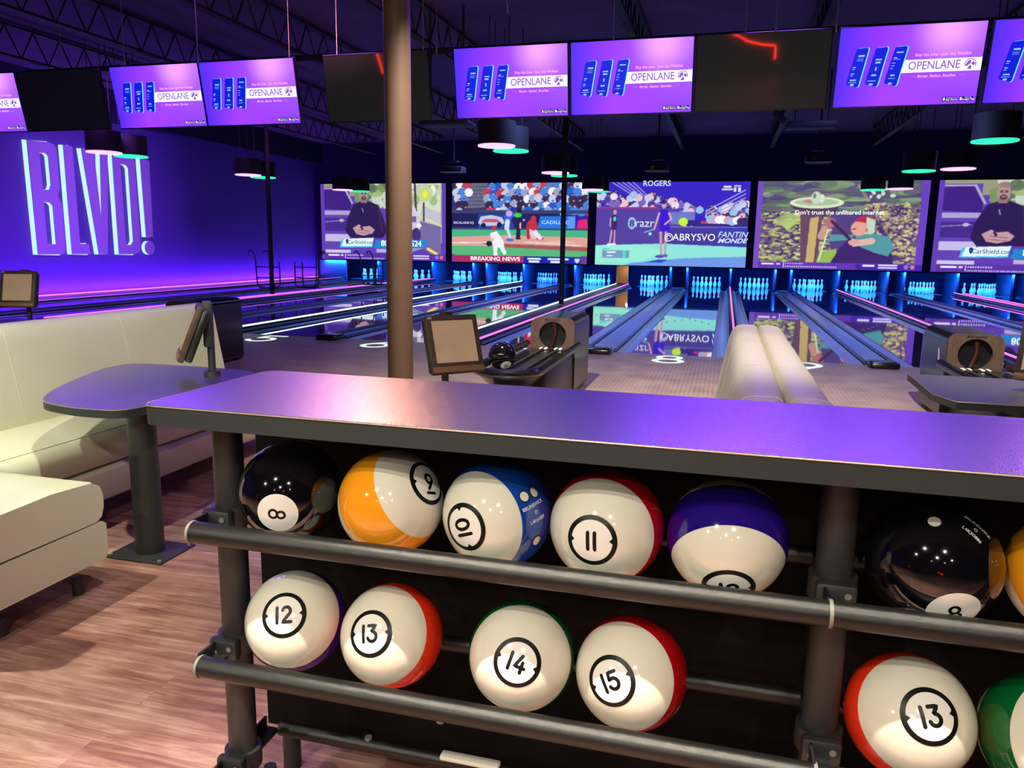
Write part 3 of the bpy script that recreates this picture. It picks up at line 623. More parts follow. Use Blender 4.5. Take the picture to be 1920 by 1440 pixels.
def pic_garden():
    p = Pic(bg=(84, 66, 130)); g = np.random.default_rng(11)
    p.blobs(g, 160, (0, 0, 1, .35), [(92, 112, 90), (120, 150, 104), (70, 60, 110), (150, 180, 130), (84, 90, 110), (100, 84, 120)], .09, .03, .6)
    p.blobs(g, 1100, (0, .35, .45, .95), [(214, 214, 140), (60, 48, 100), (150, 150, 96), (196, 196, 120), (90, 90, 100), (110, 90, 110), (170, 170, 130), (84, 64, 120)], .016, .012, .85)
    p.blobs(g, 1000, (.65, .25, 1, .95), [(220, 206, 150), (60, 44, 104), (150, 132, 110), (200, 180, 130), (90, 70, 110), (120, 100, 110), (180, 170, 120), (80, 56, 120)], .012, .014, .85)
    for k in range(12): p.line(.2, .55, .12 + k * .014, .36 + abs(k - 6) * .012, .012, (176, 200, 120), .8)
    p.line(.6, .06, .66, .22, .02, (170, 180, 110), .5); p.blobs(g, 10, (.64, .05, .8, .2), [(215, 230, 200)], .012, .02)
    p.poly([(.2, .27), (.5, .27), (.47, .36), (.42, .4), (.37, .42), (.28, .4)], (86, 62, 90)); p.ell(.36, .245, .16, .065, (214, 226, 190)); p.ell(.36, .24, .13, .04, (168, 190, 160)); p.ell(.33, .23, .05, .02, (190, 130, 120)); p.ell(.355, .19, .03, .07, (196, 214, 190)); p.ell(.39, .2, .015, .05, (210, 222, 200)); p.ell(.345, .17, .01, .03, (120, 130, 120))
    p.poly([(.27, .38), (.4, .38), (.39, .95), (.29, .95)], (104, 72, 100)); p.poly([(.33, .42), (.38, .4), (.37, .95), (.32, .95)], (196, 170, 110)); p.poly([(.4, .8), (.5, .76), (.5, .95), (.38, .95)], (150, 180, 90))
    # man drinking
    p.poly([(.52, .75), (.56, .66), (.64, .62), (.76, .66), (.82, .8), (.84, .95), (.46, .95)], (62, 40, 110)); p.poly([(.6, .62), (.7, .58), (.8, .62), (.83, .74), (.8, .84), (.72, .8), (.64, .74)], (84, 150, 160)); p.poly([(.46, .6), (.6, .6), (.58, .66), (.44, .68)], (90, 150, 165)); p.line(.6, .7, .7, .67, .04, (222, 178, 170)); p.ell(.595, .685, .03, .04, (216, 160, 160))
    p.ell(.62, .53, .047, .085, (226, 160, 150)); p.poly([(.58, .46), (.63, .39), (.69, .4), (.7, .48), (.66, .47), (.6, .45)], (190, 44, 70)); p.poly([(.66, .4), (.71, .44), (.71, .58), (.68, .6), (.66, .48)], (190, 210, 190)); p.ell(.665, .55, .008, .02, (190, 120, 120)); p.line(.585, .54, .6, .535, .008, (120, 70, 90))
    p.ell(.45, .47, .035, .055, (186, 110, 120)); p.line(.4, .62, .42, .54, .04, (200, 150, 140)); p.line(.46, .45, .57, .65, .02, (70, 44, 80)); p.line(.44, .55, .4, .9, .006, (230, 245, 230))
    p.rect(0, .92, 1, 1, (96, 56, 176)); p.rect(.62, .93, 1, 1, (70, 40, 170)); p.rect(.055, .935, .13, .955, (240, 235, 250)); p.rect(.145, .935, .17, .955, (220, 210, 245)); p.line(.19, .925, .19, .985, .004, (230, 225, 245))
    for k in range(24): p.rect(.2 + k * .013, .965, .209 + k * .013, .98, (200, 190, 235))
    for k in range(8): p.rect(.2 + k * .014, .93, .209 + k * .014, .945, (200, 190, 235))
    p.rect(.66, .935, .73, .96, (230, 225, 250)); p.rect(.75, .93, .86, .95, (225, 220, 250)); p.rect(.75, .96, .86, .975, (215, 210, 245)); p.ell(.91, .955, .014, .025, (150, 110, 220)); p.ell(.945, .955, .014, .025, (220, 120, 130))
    p.rect(0, 0, .035, 1, (118, 78, 190)); p.rect(.955, 0, 1, .93, (104, 66, 190)); p.blur(2); return p
SCR = [(-15.57, -10.33, 'CS', 'large projected picture of a man in a dark coat, leftmost, partly behind the brown column'),
       (-10.08, -4.88, 'BB', 'large projected picture of a baseball game'), (-4.58, .665, 'TN', 'large projected picture of a tennis player in a blue dress'),
       (.91, 6.21, 'GD', 'large projected picture of a man in a red cap beside a bird bath'), (6.47, 11.75, 'CS', 'large projected picture of a man in a dark coat, cut by the right edge')]
text_white = emat('projected white lettering', (0.92, 0.97, 1.0, 1), 1.05)
text_dark = emat('projected navy lettering', rgb(40, 70, 130), 1.0)
text_pale = emat('projected pale lettering', (0.72, 0.80, 1.0, 1), .9)
talk = None
for (x0, x1, kind, lb) in SCR:
    wd = x1 - x0; h = 2.9; zb = .76
    t = thing('projection_screen', lb, 'projection screen', (x0, 28.2, zb), 0, None)
    MB().box(-.04, wd + .04, .012, .03, -.04, h + .04).build('screen_border', M['dark'], t, smooth=0)
    if kind == 'CS' and talk: o = talk.copy(); C.objects.link(o); o.parent = t
    else: o = picture_mesh('picture', {'CS': pic_talk, 'BB': pic_ball, 'TN': pic_tennis, 'GD': pic_garden}[kind](), wd, h, t)
    if kind == 'CS': talk = o
    F = lambda u, v, wd=wd: (lambda a, b: (u * wd + a, -.006, (1 - v) * h + b))
    if kind == 'CS':
        text('CarShield.com', .20, text_dark, o, F(.328, .77), name='caption', bold=.006)
        p_ = picture_shield = MB().prism([(.2, .735), (.212, .725), (.224, .735), (.222, .775), (.212, .8), (.202, .775)], lambda u, v: (u * wd, -.006, (1 - v) * h), lambda u, v: (u * wd, -.004, (1 - v) * h))
        p_.build('shield_emblem', text_dark, o, smooth=0)
        text('800-707-7524', .30, text_white, o, F(.65, .78), name='caption', bold=.02)
    if kind == 'BB':
        text('BREAKING NEWS', .20, text_white, o, F(.33, .956), name='caption', bold=.02, sx=1.25)
        text('CADILLAC', .17, text_pale, o, F(.77, .49), name='caption', bold=.004, sx=1.3)
        text('ESCALADE IQ', .12, text_pale, o, F(.09, .5), name='caption', bold=.012, sx=1.1)
    if kind == 'TN':
        text('razr', .42, text_pale, o, F(.33, .49), name='caption', bold=.0)
        text('ABRYSVO', .34, text_white, o, F(.66, .655), name='caption', bold=.0)
        text('ROGERS', .26, text_pale, o, F(.4, .02), name='caption', bold=.012)
        text('FANTIN', .28, text_pale, o, F(.905, .62), name='caption', bold=.004, shear=.3)
        text('MONDE', .22, text_pale, o, F(.905, .69), name='caption', bold=.025, sx=1.2, shear=.3)
        mb = MB(); cx, cz = .495 * wd, .345 * h
        mb.path([(cx + .13 * math.cos(a), -.006, cz + .13 * math.sin(a)) for a in [k * PI / 8 for k in range(16)]], .012, 4, closed=True)
        mb.path([(cx + .07 * math.cos(a), -.006, cz + .07 * math.sin(a)) for a in [k * PI / 8 for k in range(12)]], .012, 4)
        mb.build('ring_emblem', text_white, o)
    if kind == 'GD':
        text("Don't trust the unfiltered internet.", .20, text_white, o, F(.5, .355), name='caption', bold=.012, sx=1.0)

# ------------------------------------------------------------------ BLVD! sign
GL = {
 'B': ([(14.76,3.617),(15.397,3.637),(15.50,3.60),(15.56,3.52),(15.566,3.415),(15.566,2.60),(15.53,2.50),(15.50,2.42),(15.53,2.32),(15.58,2.251),(15.60,2.117),(15.58,1.15),(15.54,1.05),(15.47,1.029),(14.78,1.034)],
       [[(15.07,3.37),(15.25,3.376),(15.313,3.31),(15.317,2.66),(15.263,2.545),(15.076,2.521)],[(15.067,2.25),(15.244,2.244),(15.318,2.169),(15.318,1.272),(15.068,1.271)]]),
 'L': ([(15.78,3.631),(16.03,3.629),(16.053,3.60),(16.04,1.285),(16.324,1.286),(16.353,1.029),(15.77,1.031)], []),
 'V': ([(16.326,3.616),(16.72,3.612),(16.80,1.869),(16.93,3.618),(17.18,3.609),(16.93,1.025),(16.628,1.027)], []),
 'D': ([(17.33,3.591),(17.929,3.587),(18.06,3.55),(18.131,3.46),(18.131,1.18),(18.06,1.07),(17.93,1.015),(17.32,1.017)],
       [[(17.596,3.37),(17.801,3.358),(17.875,3.28),(17.868,1.366),(17.787,1.27),(17.591,1.262)]]),
 'exclamation_mark': ([(18.34,3.596),(18.687,3.56),(18.64,1.487),(18.374,1.483)], []),
}
WX, FX = XL + .012, -15.665
KS = 15.665 / 15.55
rs = lambda L_: [(a * KS, 1.42 + (b - 1.42) * KS) for a, b in L_]
GL = {k: (rs(p), [rs(h) for h in hs]) for k, (p, hs) in GL.items()}
for ch, (poly, holes) in GL.items():
    nm = 'exclamation bar' if len(ch) > 1 else 'letter ' + ch
    t = thing('sign_letter', 'tall purple %s of the wall sign, edges glowing white' % nm, 'sign letter', (0, 0, 0), 0, 'letters of the glowing wall sign')
    c0 = Vector((sum(p[0] for p in poly) / len(poly), sum(p[1] for p in poly) / len(poly)))
    MB().path([(XL + .012, a, b) for a, b in poly], .028, 6, closed=True).build('painted_halo', M['letter_glow'], t)  # glowing tube stands in for the halo of light on the wall
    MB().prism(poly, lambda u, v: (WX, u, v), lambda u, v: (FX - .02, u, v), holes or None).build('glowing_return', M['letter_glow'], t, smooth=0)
    MB().prism(poly, lambda u, v: (FX - .019, u, v), lambda u, v: (FX, u, v), holes or None).build('letter_face', M['letter_face'], t, smooth=0)
t = thing('sign_letter', 'round purple dot of the exclamation mark with three finger holes', 'sign letter', (0, 0, 0), 0, 'letters of the glowing wall sign')
ci = [(18.62 + .185 * math.cos(2 * PI * k / 32), 1.185 + .185 * math.sin(2 * PI * k / 32)) for k in range(32)]
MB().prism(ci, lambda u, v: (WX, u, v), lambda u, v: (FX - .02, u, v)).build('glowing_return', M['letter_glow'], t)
MB().prism(ci, lambda u, v: (FX - .019, u, v), lambda u, v: (FX, u, v)).build('letter_face', M['letter_face'], t)
for (dy, dz) in ((.03, .02), (.09, .03), (.06, -.05)):
    MB().tube((FX, 18.63 + dy, 1.185 + dz), (FX + .004, 18.63 + dy, 1.185 + dz), .016, 12).build('finger_hole', M['dark'], t)

# ------------------------------------------------------------------ hanging TVs
TVW, TVH = 1.216, .70
tilt = math.atan2(.13, .68)
def tv_base(label, xl, dark=False):
    t = thing('wall_monitor' if False else 'hanging_monitor', label, 'monitor', (xl + TVW / 2, 8.0, 3.41), 0, 'row of monitors hanging over the approach')
    t.rotation_euler = (tilt, 0, 0)
    MB().box(-TVW / 2, TVW / 2, .012, .06, -TVH, 0, bev=.006).build('casing', M['frame_tv'], t)
    MB().box(-TVW / 2 + .25, TVW / 2 - .25, .06, .12, -TVH + .12, -.12, bev=.01).build('back_box', M['plastic'], t)
    return t
m, N, L, P = nt('violet advert backdrop'); M['advert'] = m
P.inputs['Base Color'].default_value = (.01, .0, .02, 1); P.inputs['Roughness'].default_value = .3
tc = N.new('ShaderNodeTexCoord'); sx = N.new('ShaderNodeSeparateXYZ'); L.new(tc.outputs['Object'], sx.inputs[0])
mr = N.new('ShaderNodeMapRange'); mr.inputs[1].default_value = -.62; mr.inputs[2].default_value = .62; L.new(sx.outputs['X'], mr.inputs[0])
mz = N.new('ShaderNodeMapRange'); mz.inputs[1].default_value = -.7; mz.inputs[2].default_value = 0; L.new(sx.outputs['Z'], mz.inputs[0])
g1 = N.new('ShaderNodeValToRGB'); e = g1.color_ramp.elements; e[0].color = rgb(64, 44, 250); e[1].color = rgb(176, 104, 236); q = e.new(.3); q.color = rgb(130, 50, 245); L.new(mr.outputs[0], g1.inputs[0])
g2 = N.new('ShaderNodeValToRGB'); e = g2.color_ramp.elements; e[0].color = rgb(66, 38, 250); e[1].color = rgb(124, 58, 250); q = e.new(.35); q.color = rgb(150, 62, 232); L.new(mr.outputs[0], g2.inputs[0])
mx = N.new('ShaderNodeMix'); mx.data_type = 'RGBA'; L.new(mz.outputs[0], mx.inputs['Factor']); L.new(g2.outputs[0], mx.inputs['A']); L.new(g1.outputs[0], mx.inputs['B'])
# soft highlight up right
vd = N.new('ShaderNodeVectorMath'); vd.operation = 'DISTANCE'; vd.inputs[1].default_value = (.30, 0, -.06); L.new(tc.outputs['Object'], vd.inputs[0])
mh = N.new('ShaderNodeMapRange'); mh.inputs[1].default_value = .34; mh.inputs[2].default_value = .0; mh.inputs[4].default_value = .7; mh.interpolation_type = 'SMOOTHSTEP'; L.new(vd.outputs['Value'], mh.inputs[0])
mx2 = N.new('ShaderNodeMix'); mx2.data_type = 'RGBA'; L.new(mh.outputs[0], mx2.inputs['Factor']); L.new(mx.outputs['Result'], mx2.inputs['A']); mx2.inputs['B'].default_value = rgb(248, 178, 255)
vs = N.new('ShaderNodeVectorMath'); vs.operation = 'MULTIPLY'; vs.inputs[1].default_value = (1.0, 0.9, 2.4); L.new(mx2.outputs['Result'], vs.inputs[0]); L.new(vs.outputs[0], P.inputs['Emission Color']); P.inputs['Emission Strength'].default_value = 1.25
ad_blue = emat('advert blue', rgb(12, 30, 216), 1.0); ad_cyan = emat('advert cyan', rgb(90, 235, 255), 1.0); ad_white = emat('advert white', rgb(252, 240, 255), 1.1)
ad_violet = emat('advert violet', rgb(136, 84, 200), 1.0); ad_pink = emat('advert pink', rgb(255, 170, 235), 1.0); ad_navy = emat('advert navy', rgb(24, 14, 90), 1.0); ad_grey = emat('advert pale blue', rgb(150, 190, 255), 1.0)
def tv_advert(label, xl):
    t = tv_base(label, xl)
    w2 = TVW / 2 - .012; h0, h1 = -TVH + .014, -.010
    s = MB().box(-w2, w2, .004, .012, h0, h1).build('advert_picture', M['advert'], t, smooth=0)
    U = lambda u: -w2 + u * 2 * w2
    V = lambda v: h1 + v * (h0 - h1)
    fl = lambda y: (lambda u, v: (U(u), y, V(v)))
    for k in range(3):
        ux = .125 + k * .136
        def ph(d, dx=0): return [(ux + .006 + dx, .265 - d), (ux + .078 + dx, .255 - d), (ux + .086 + dx, .275), (ux + .04 + dx, .735), (ux + .028 + dx, .752 + d), (ux - .046 + dx, .715 + d), (ux - .05 + dx, .69), (ux - .002 + dx, .285)]
        MB().prism(ph(.004, .009), fl(.002), fl(.0035)).build('handset', ad_cyan, s, smooth=0)
        MB().prism(ph(0), fl(.0005), fl(.002)).build('handset_screen', ad_blue, s, smooth=0)
        mb = MB()
        rows = [[(.33, .35, .3, .9), (.37, .375, .3, .9), (.39, .395, .3, .9), (.46, .472, .1, .4), (.485, .492, .1, .35), (.53, .542, .1, .4), (.555, .562, .1, .35), (.60, .615, .2, .8), (.63, .636, .1, .9), (.65, .672, .35, .7)],
                [(.38, .395, .25, .85), (.41, .43, .3, .8), (.47, .51, .45, .6), (.55, .57, .3, .75), (.62, .627, .1, .9), (.65, .672, .35, .7)],
                [(.31, .325, .2, .85), (.37, .382, .1, .4), (.39, .395, .1, .75), (.43, .437, .1, .4), (.46, .467, .1, .4), (.49, .497, .1, .35), (.56, .578, .3, .7), (.6, .606, .2, .8), (.65, .672, .35, .7)]][k]
        for (v0, v1, a, b_) in rows:
            v0 = .265 + (v0 - .26) * 1.13; v1 = .265 + (v1 - .26) * 1.13; lx = ux + .006 - (v0 - .265) / .45 * .052; wd = .074
            mb.prism([(lx + a * wd, v0), (lx + b_ * wd, v0), (lx + b_ * wd - .002, v1), (lx + a * wd - .002, v1)], fl(-.0005), fl(.0004))
        mb.build('screen_text', ad_grey, s, smooth=0)
    bnd = [(.525, .425), (1.0, .405), (1.0, .575), (.515, .585)]
    MB().prism([(.475, .43), (1.0, .43), (1.0, .59), (.455, .59)], fl(.001), fl(.003)).build('white_band', ad_white, s, smooth=0)
    F = lambda u, v: (lambda a, b: (U(u) + a, -.0008, V(v) + b))
    text('OPENLANE', .098, ad_violet, s, F(.68, .51), bold=.006, sx=.86)
    text('Skip the Line - Join the Waitlist', .036, ad_pink, s, F(.73, .375), bold=.02)
    text('· · ·  Bigger. Better. Bowlier.  · · ·', .034, ad_pink, s, F(.71, .64), bold=.02)
    mb = MB(); cx, cz, rr = U(.925), V(.51), .044
    mb.path([(cx + rr * math.cos(a), -.001, cz + rr * math.sin(a)) for a in [math.radians(-20 + k * 20) for k in range(12)]], .0035, 4)
    mb.prism([(-.9, -.2), (-.5, .6), (0, .8), (.1, .2), (-.3, -.1), (-.6, -.4)], lambda u, v: (cx + u * rr, -.001, cz + v * rr), lambda u, v: (cx + u * rr, .0004, cz + v * rr))
    mb.prism([(.1, .1), (.5, .5), (.9, .1), (.6, -.3)], lambda u, v: (cx + u * rr, -.001, cz + v * rr), lambda u, v: (cx + u * rr, .0004, cz + v * rr))
    mb.prism([(-.5, -.9), (0, -.1), (.2, -.4), (.3, -.95)], lambda u, v: (cx + u * rr, -.001, cz + v * rr), lambda u, v: (cx + u * rr, .0004, cz + v * rr))
    mb.build('round_emblem', ad_violet, s)
    for (u0, u1, a, b_) in ((.77, .868, 'Download on the', 'App Store'), (.885, .982, 'GET IT ON', 'Google Play')):
        bd = MB().prism([(u0, .91), (u1, .91), (u1, .965), (u0, .965)], fl(.001), fl(.003)).build('store_badge', ad_navy, s, smooth=0)
        text(a, .011, ad_white, bd, F((u0 + u1) / 2 + .012, .924), bold=.01)
        text(b_, .022, ad_white, bd, F((u0 + u1) / 2 + .012, .945), bold=.01)
        MB().prism([(u0 + .006, .92), (u0 + .018, .92), (u0 + .018, .955), (u0 + .006, .955)], fl(-.0006), fl(.0008)).build('badge_icon', ad_white, bd, smooth=0)
    return t
TV = [(-1.2205, 'A', 'purple OPENLANE advert monitor cut off by the left edge of the photo'), (-.8935, 'A', 'purple OPENLANE advert monitor above the wall sign, left of its pair'),
      (-.7405, 'A', 'purple OPENLANE advert monitor above the wall, right of its pair'), (-.3570, 'A', 'purple OPENLANE advert monitor just right of the brown column'),
      (-.2030, 'A', 'purple OPENLANE advert monitor left of the switched-off one in the middle'), (.1095, 'A', 'purple OPENLANE advert monitor right of the switched-off one, topmost right'),
      (.2665, 'A', 'purple OPENLANE advert monitor cut off by the right edge of the photo')]
TVD = [(-1.0655, 'switched-off monitor with brown reflections above the letters of the wall sign'), (-.5450, 'switched-off monitor crossed by the brown column'), (-.0490, 'switched-off monitor with a red reflection between two purple adverts')]
src = None
for k, (r_, _, lb) in enumerate(TV):
    if src is None: src = tv_advert(lb, r_ * 8)
    else:
        o = copy_tree(src); o.location.x = r_ * 8 + TVW / 2; o['label'] = lb
for r_, lb in TVD:
    t = tv_base(lb, r_ * 8)
    MB().box(-TVW / 2 + .01, TVW / 2 - .01, .006, .012, -TVH + .014, -.010).build('idle_panel', M['tv_dark'], t, smooth=0)
# suspension cables
for k, (x, y0_) in enumerate([(-7.85, 8.05), (-6.95, 8.05), (-5.95, 8.05), (-4.78, 8.05), (-4.2, 8.05), (-3.2, 8.05), (-3.05, 8.05), (-1.2, 8.05), (.05, 8.05), (.32, 8.05), (.85, 8.05)]):
    t = thing('suspension_cable', 'thin steel cable holding up the monitors, %s from the left' % NAMEL[k], 'cable', (x, y0_, 3.40), 0, 'cables holding the hanging monitors')
    MB().tube((0, 0, 0), (0, 0, 1.8), .0035, 6).build('cable', M['cable'], t)
    MB().tube((0, 0, -.02), (0, 0, .05), .008, 8).build('cable_hook', M['cable'], t)

# ------------------------------------------------------------------ ceiling joists
for k, (x, lb) in enumerate([(-12.6, 'farthest left'), (-10.0, 'above the left monitors, second from the left'), (-7.3, 'third from the left'), (-4.9, 'just left of the brown column'), (-1.6, 'just right of the brown column'), (1.2, 'above the middle monitors'), (4.2, 'farthest right')]):
    t = thing('ceiling_joist', 'dark open-web steel joist under the ceiling, ' + lb, 'joist', (x, 3, 4.6), 0, 'ceiling joists')
    MB().box(-.06, .06, 0, 24, 0, .04).box(-.06, .06, 0, 24, .52, .56).build('chords', M['joist'], t, smooth=0)
    wb = MB()
    for j in range(40):
        a = j * .6; wb.tube((0, a, .02), (0, a + .3, .54), .014, 6); wb.tube((0, a + .3, .54), (0, a + .6, .02), .014, 6)
    wb.build('web', M['joist'], t, smooth=0)
for k, (y, z) in enumerate([(6.4, 4.55), (12.5, 4.5)]):
    tag(MB().tube((-13, y, z), (11, y, z), .05, 10).build('ceiling_pipe', M['joist']), 'dark pipe running crosswise under the ceiling, %s' % ('nearer' if k == 0 else 'farther'), 'pipe')
pts = [(-2.0 + .14 * k, 6.9, 4.45 - .32 * math.sin(PI * k / 10)) for k in range(11)]
tag(MB().path(pts, .006, 6).build('loose_cable', M['cable']), 'loose cable sagging from the ceiling right of the brown column', 'cable')
pts = [(-2.35 + .02 * k, 7.6 , 4.9 - .13 * k) for k in range(11)]
tag(MB().path(pts, .006, 6).build('loose_cable', M['cable']), 'loose cable dropping behind the dark monitor by the brown column', 'cable')

# ------------------------------------------------------------------ columns
t = thing('round_column', 'thick brown round column rising behind the counter to the ceiling', 'column', (-2.44, 5.62, 0))
MB().tube((0, 0, 0), (0, 0, 5.2), .1, 40).build('shaft', M['taupe'], t)
MB().tube((0, 0, 0), (0, 0, .02), .16, 24).build('base_plate', M['taupe'], t)
tag(MB().tube((-3.55, 17.3, .108), (-3.55, 17.3, 5.2), .058, 16).build('slim_post', M['dark']), 'slim black post in front of the baseball picture', 'post')
tag(MB().tube((-10.98, 17.3, .108), (-10.98, 17.3, 5.2), .058, 16).build('slim_post', M['dark']), 'slim black post in front of the purple wall', 'post')

# ------------------------------------------------------------------ pendants
PEN = [(-12.08, 13.25, 'p', 'pink ring drum lamp hanging in front of the wall sign'), (-12.05, 13.95, 'g', 'green ring drum lamp hanging in front of the wall sign'),
       (-12.16, 18.25, 'p', 'pink ring drum lamp beside the slim post at the purple wall'), (-12.2, 19.0, 'g', 'green ring drum lamp beside the slim post at the purple wall'),
       (-3.97, 13.41, 'p', 'larger pink ring drum lamp under the monitors, right of the brown column'), (-3.92, 14.16, 'g', 'larger green ring drum lamp under the monitors, right of the brown column'),
       (-4.02, 18.5, 'p', 'pink ring drum lamp above the baseball picture'), (-3.96, 19.25, 'g', 'green ring drum lamp above the baseball picture'),
       (-4.06, 24.1, 'p', 'small pink ring drum lamp at the right edge of the baseball picture'), (-4.0, 24.9, 'g', 'small green ring drum lamp at the right edge of the baseball picture'),
       (-12.28, 23.7, 'p', 'small pink ring drum lamp over the leftmost projected picture'), (-12.0, 24.4, 'g', 'small green ring drum lamp over the leftmost projected picture'),
       (3.91, 13.97, 'g', 'large bright green ring drum lamp near the top right corner'), (4.50, 13.5, 'p', 'pink ring drum lamp cut off by the right edge of the photo'),
       (3.9, 18.91, 'g', 'green ring drum lamp above the garden picture, middle distance'), (4.56, 18.5, 'p', 'pink ring drum lamp above the garden picture, middle distance'),
       (3.93, 24.6, 'g', 'green ring drum lamp in front of the garden picture'), (4.57, 24.2, 'p', 'pink ring drum lamp in front of the garden picture')]
def make_pendant(kind):
    t = thing('drum_pendant', '', 'pendant lamp', (0, 0, 3.1), 0, 'drum pendant lamps over the lanes')
    s_ = MB().lathe([(.30, .012), (.325, .012), (.325, .42), (.0, .42)], 32)
    s_.build('drum_shade', M['dark'], t)
    MB().lathe([(.0, .10), (.29, .10), (.29, .015), (.30, .015), (.30, .12), (.0, .12)], 32).build('inner_baffle', M['plastic'], t)
    MB().lathe([(.303, 0), (.327, 0), (.327, .022), (.303, .022), (.303, 0)], 40).build('light_ring', M['ring_pink' if kind == 'p' else 'ring_green'], t)
    for a in (0, 2.1, 4.2): MB().tube((.2 * math.cos(a), .2 * math.sin(a), .42), (.2 * math.cos(a), .2 * math.sin(a), 2.1), .008, 6).build('rod', M['plastic'], t)
    return t
proto = {}
for (x, y, k, lb) in PEN:
    if k not in proto: o = proto[k] = make_pendant(k)
    else: o = copy_tree(proto[k])
    o.location = (x, y, 3.1); o['label'] = lb
# projectors
def projector(x, y, z, lb):
    t = thing('ceiling_projector', lb, 'projector', (x, y, z), 0, 'projectors under the ceiling')
    MB().box(-.28, .28, -.2, .2, 0, .16, bev=.015).build('body', M['dark'], t)
    MB().box(-.29, .29, -.215, -.195, 0, .014).build('lit_edge_strip', M['white_plastic'], t)  # white strip stands in for light caught on the lower edge
    MB().tube((-.1, -.22, .09), (-.1, -.2, .09), .05, 16).build('lens', M['gloss'], t)
    MB().tube((0, 0, .16), (0, 0, 5.2 - z), .02, 8).build('mount_pole', M['dark'], t)
    MB().box(-.12, .12, -.12, .12, .28, .31).build('mount_plate', M['dark'], t)
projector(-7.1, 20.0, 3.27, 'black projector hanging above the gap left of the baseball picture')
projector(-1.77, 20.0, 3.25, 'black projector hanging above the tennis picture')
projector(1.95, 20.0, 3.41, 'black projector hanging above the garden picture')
t = thing('ceiling_vent', 'dark boxy air unit hanging under the switched-off middle monitor', 'air unit', (1.35, 15.6, 3.6))
MB().box(-.42, .42, -.2, .3, 0, .10, bev=.02).build('body', M['joist'], t); MB().tube((-.45, 0, .12), (-.65, 0, .3), .06, 10).build('elbow', M['joist'], t)
MB().box(-.3, -.27, -.02, .02, .1, 1.0).box(.27, .3, -.02, .02, .1, 1.0).build('hanger', M['joist'], t)
t = thing('ceiling_vent', 'dark flat air unit right of the brown column under the ceiling', 'air unit', (-4.6, 12.6, 3.35))
MB().box(-.42, .42, -.2, .3, 0, .06, bev=.01).build('body', M['joist'], t); MB().box(-.3, -.27, -.02, .02, .06, 1.85).box(.27, .3, -.02, .02, .06, 1.85).build('hanger', M['joist'], t)

# ------------------------------------------------------------------ ramp frames on the lane capping
def ramp_frame(x, y, flip, lb):
    t = thing('ball_ramp_frame', lb, 'tubular frame', (x, y, .128), 0, 'black tubular ball ramp frames on the lanes')
    s = -1 if flip else 1; r = .02
    P_ = lambda a, b, c: (s * a, b, c)
    for dy, dx in ((0, 0), (.35, .26)):
        MB().path([P_(-.50 + dx, dy, .95), P_(-.49 + dx, dy, 1.0), P_(-.45 + dx, dy, 1.03), P_(-.38 + dx, dy, 1.0), P_(-.32 + dx, dy, .9), P_(-.29 + dx, dy, .78), P_(-.28 + dx, dy, .4), P_(-.26 + dx, dy, .1), P_(-.16 + dx, dy, .0)], r, 8).build('handle_upright', M['plastic'], t)
    for dx in (.12, .36): MB().path([P_(dx + .1, 0, .72), P_(dx + .1, 0, .1), P_(dx, 0, .0)], r, 8).build('short_upright', M['plastic'], t)
    for z in (.28, .58): MB().tube(P_(-.29, 0, z), P_(.46, 0, z), r * .8, 8).build('crossbar', M['plastic'], t)
    MB().path([P_(-.2, 0, .0), P_(.4, 0, .0), P_(.4, .35, .0), P_(-.1, .35, .0)], r, 8).build('floor_tube', M['plastic'], t)
ramp_frame(-12.45, 19.3, False, 'black tubular ball ramp frame left of and behind the slim post')
ramp_frame(-11.35, 19.8, True, 'black tubular ball ramp frame right of the slim post')
ramp_frame(-10.75, 22.4, False, 'black tubular ball ramp frame farthest back, below the leftmost projected picture')

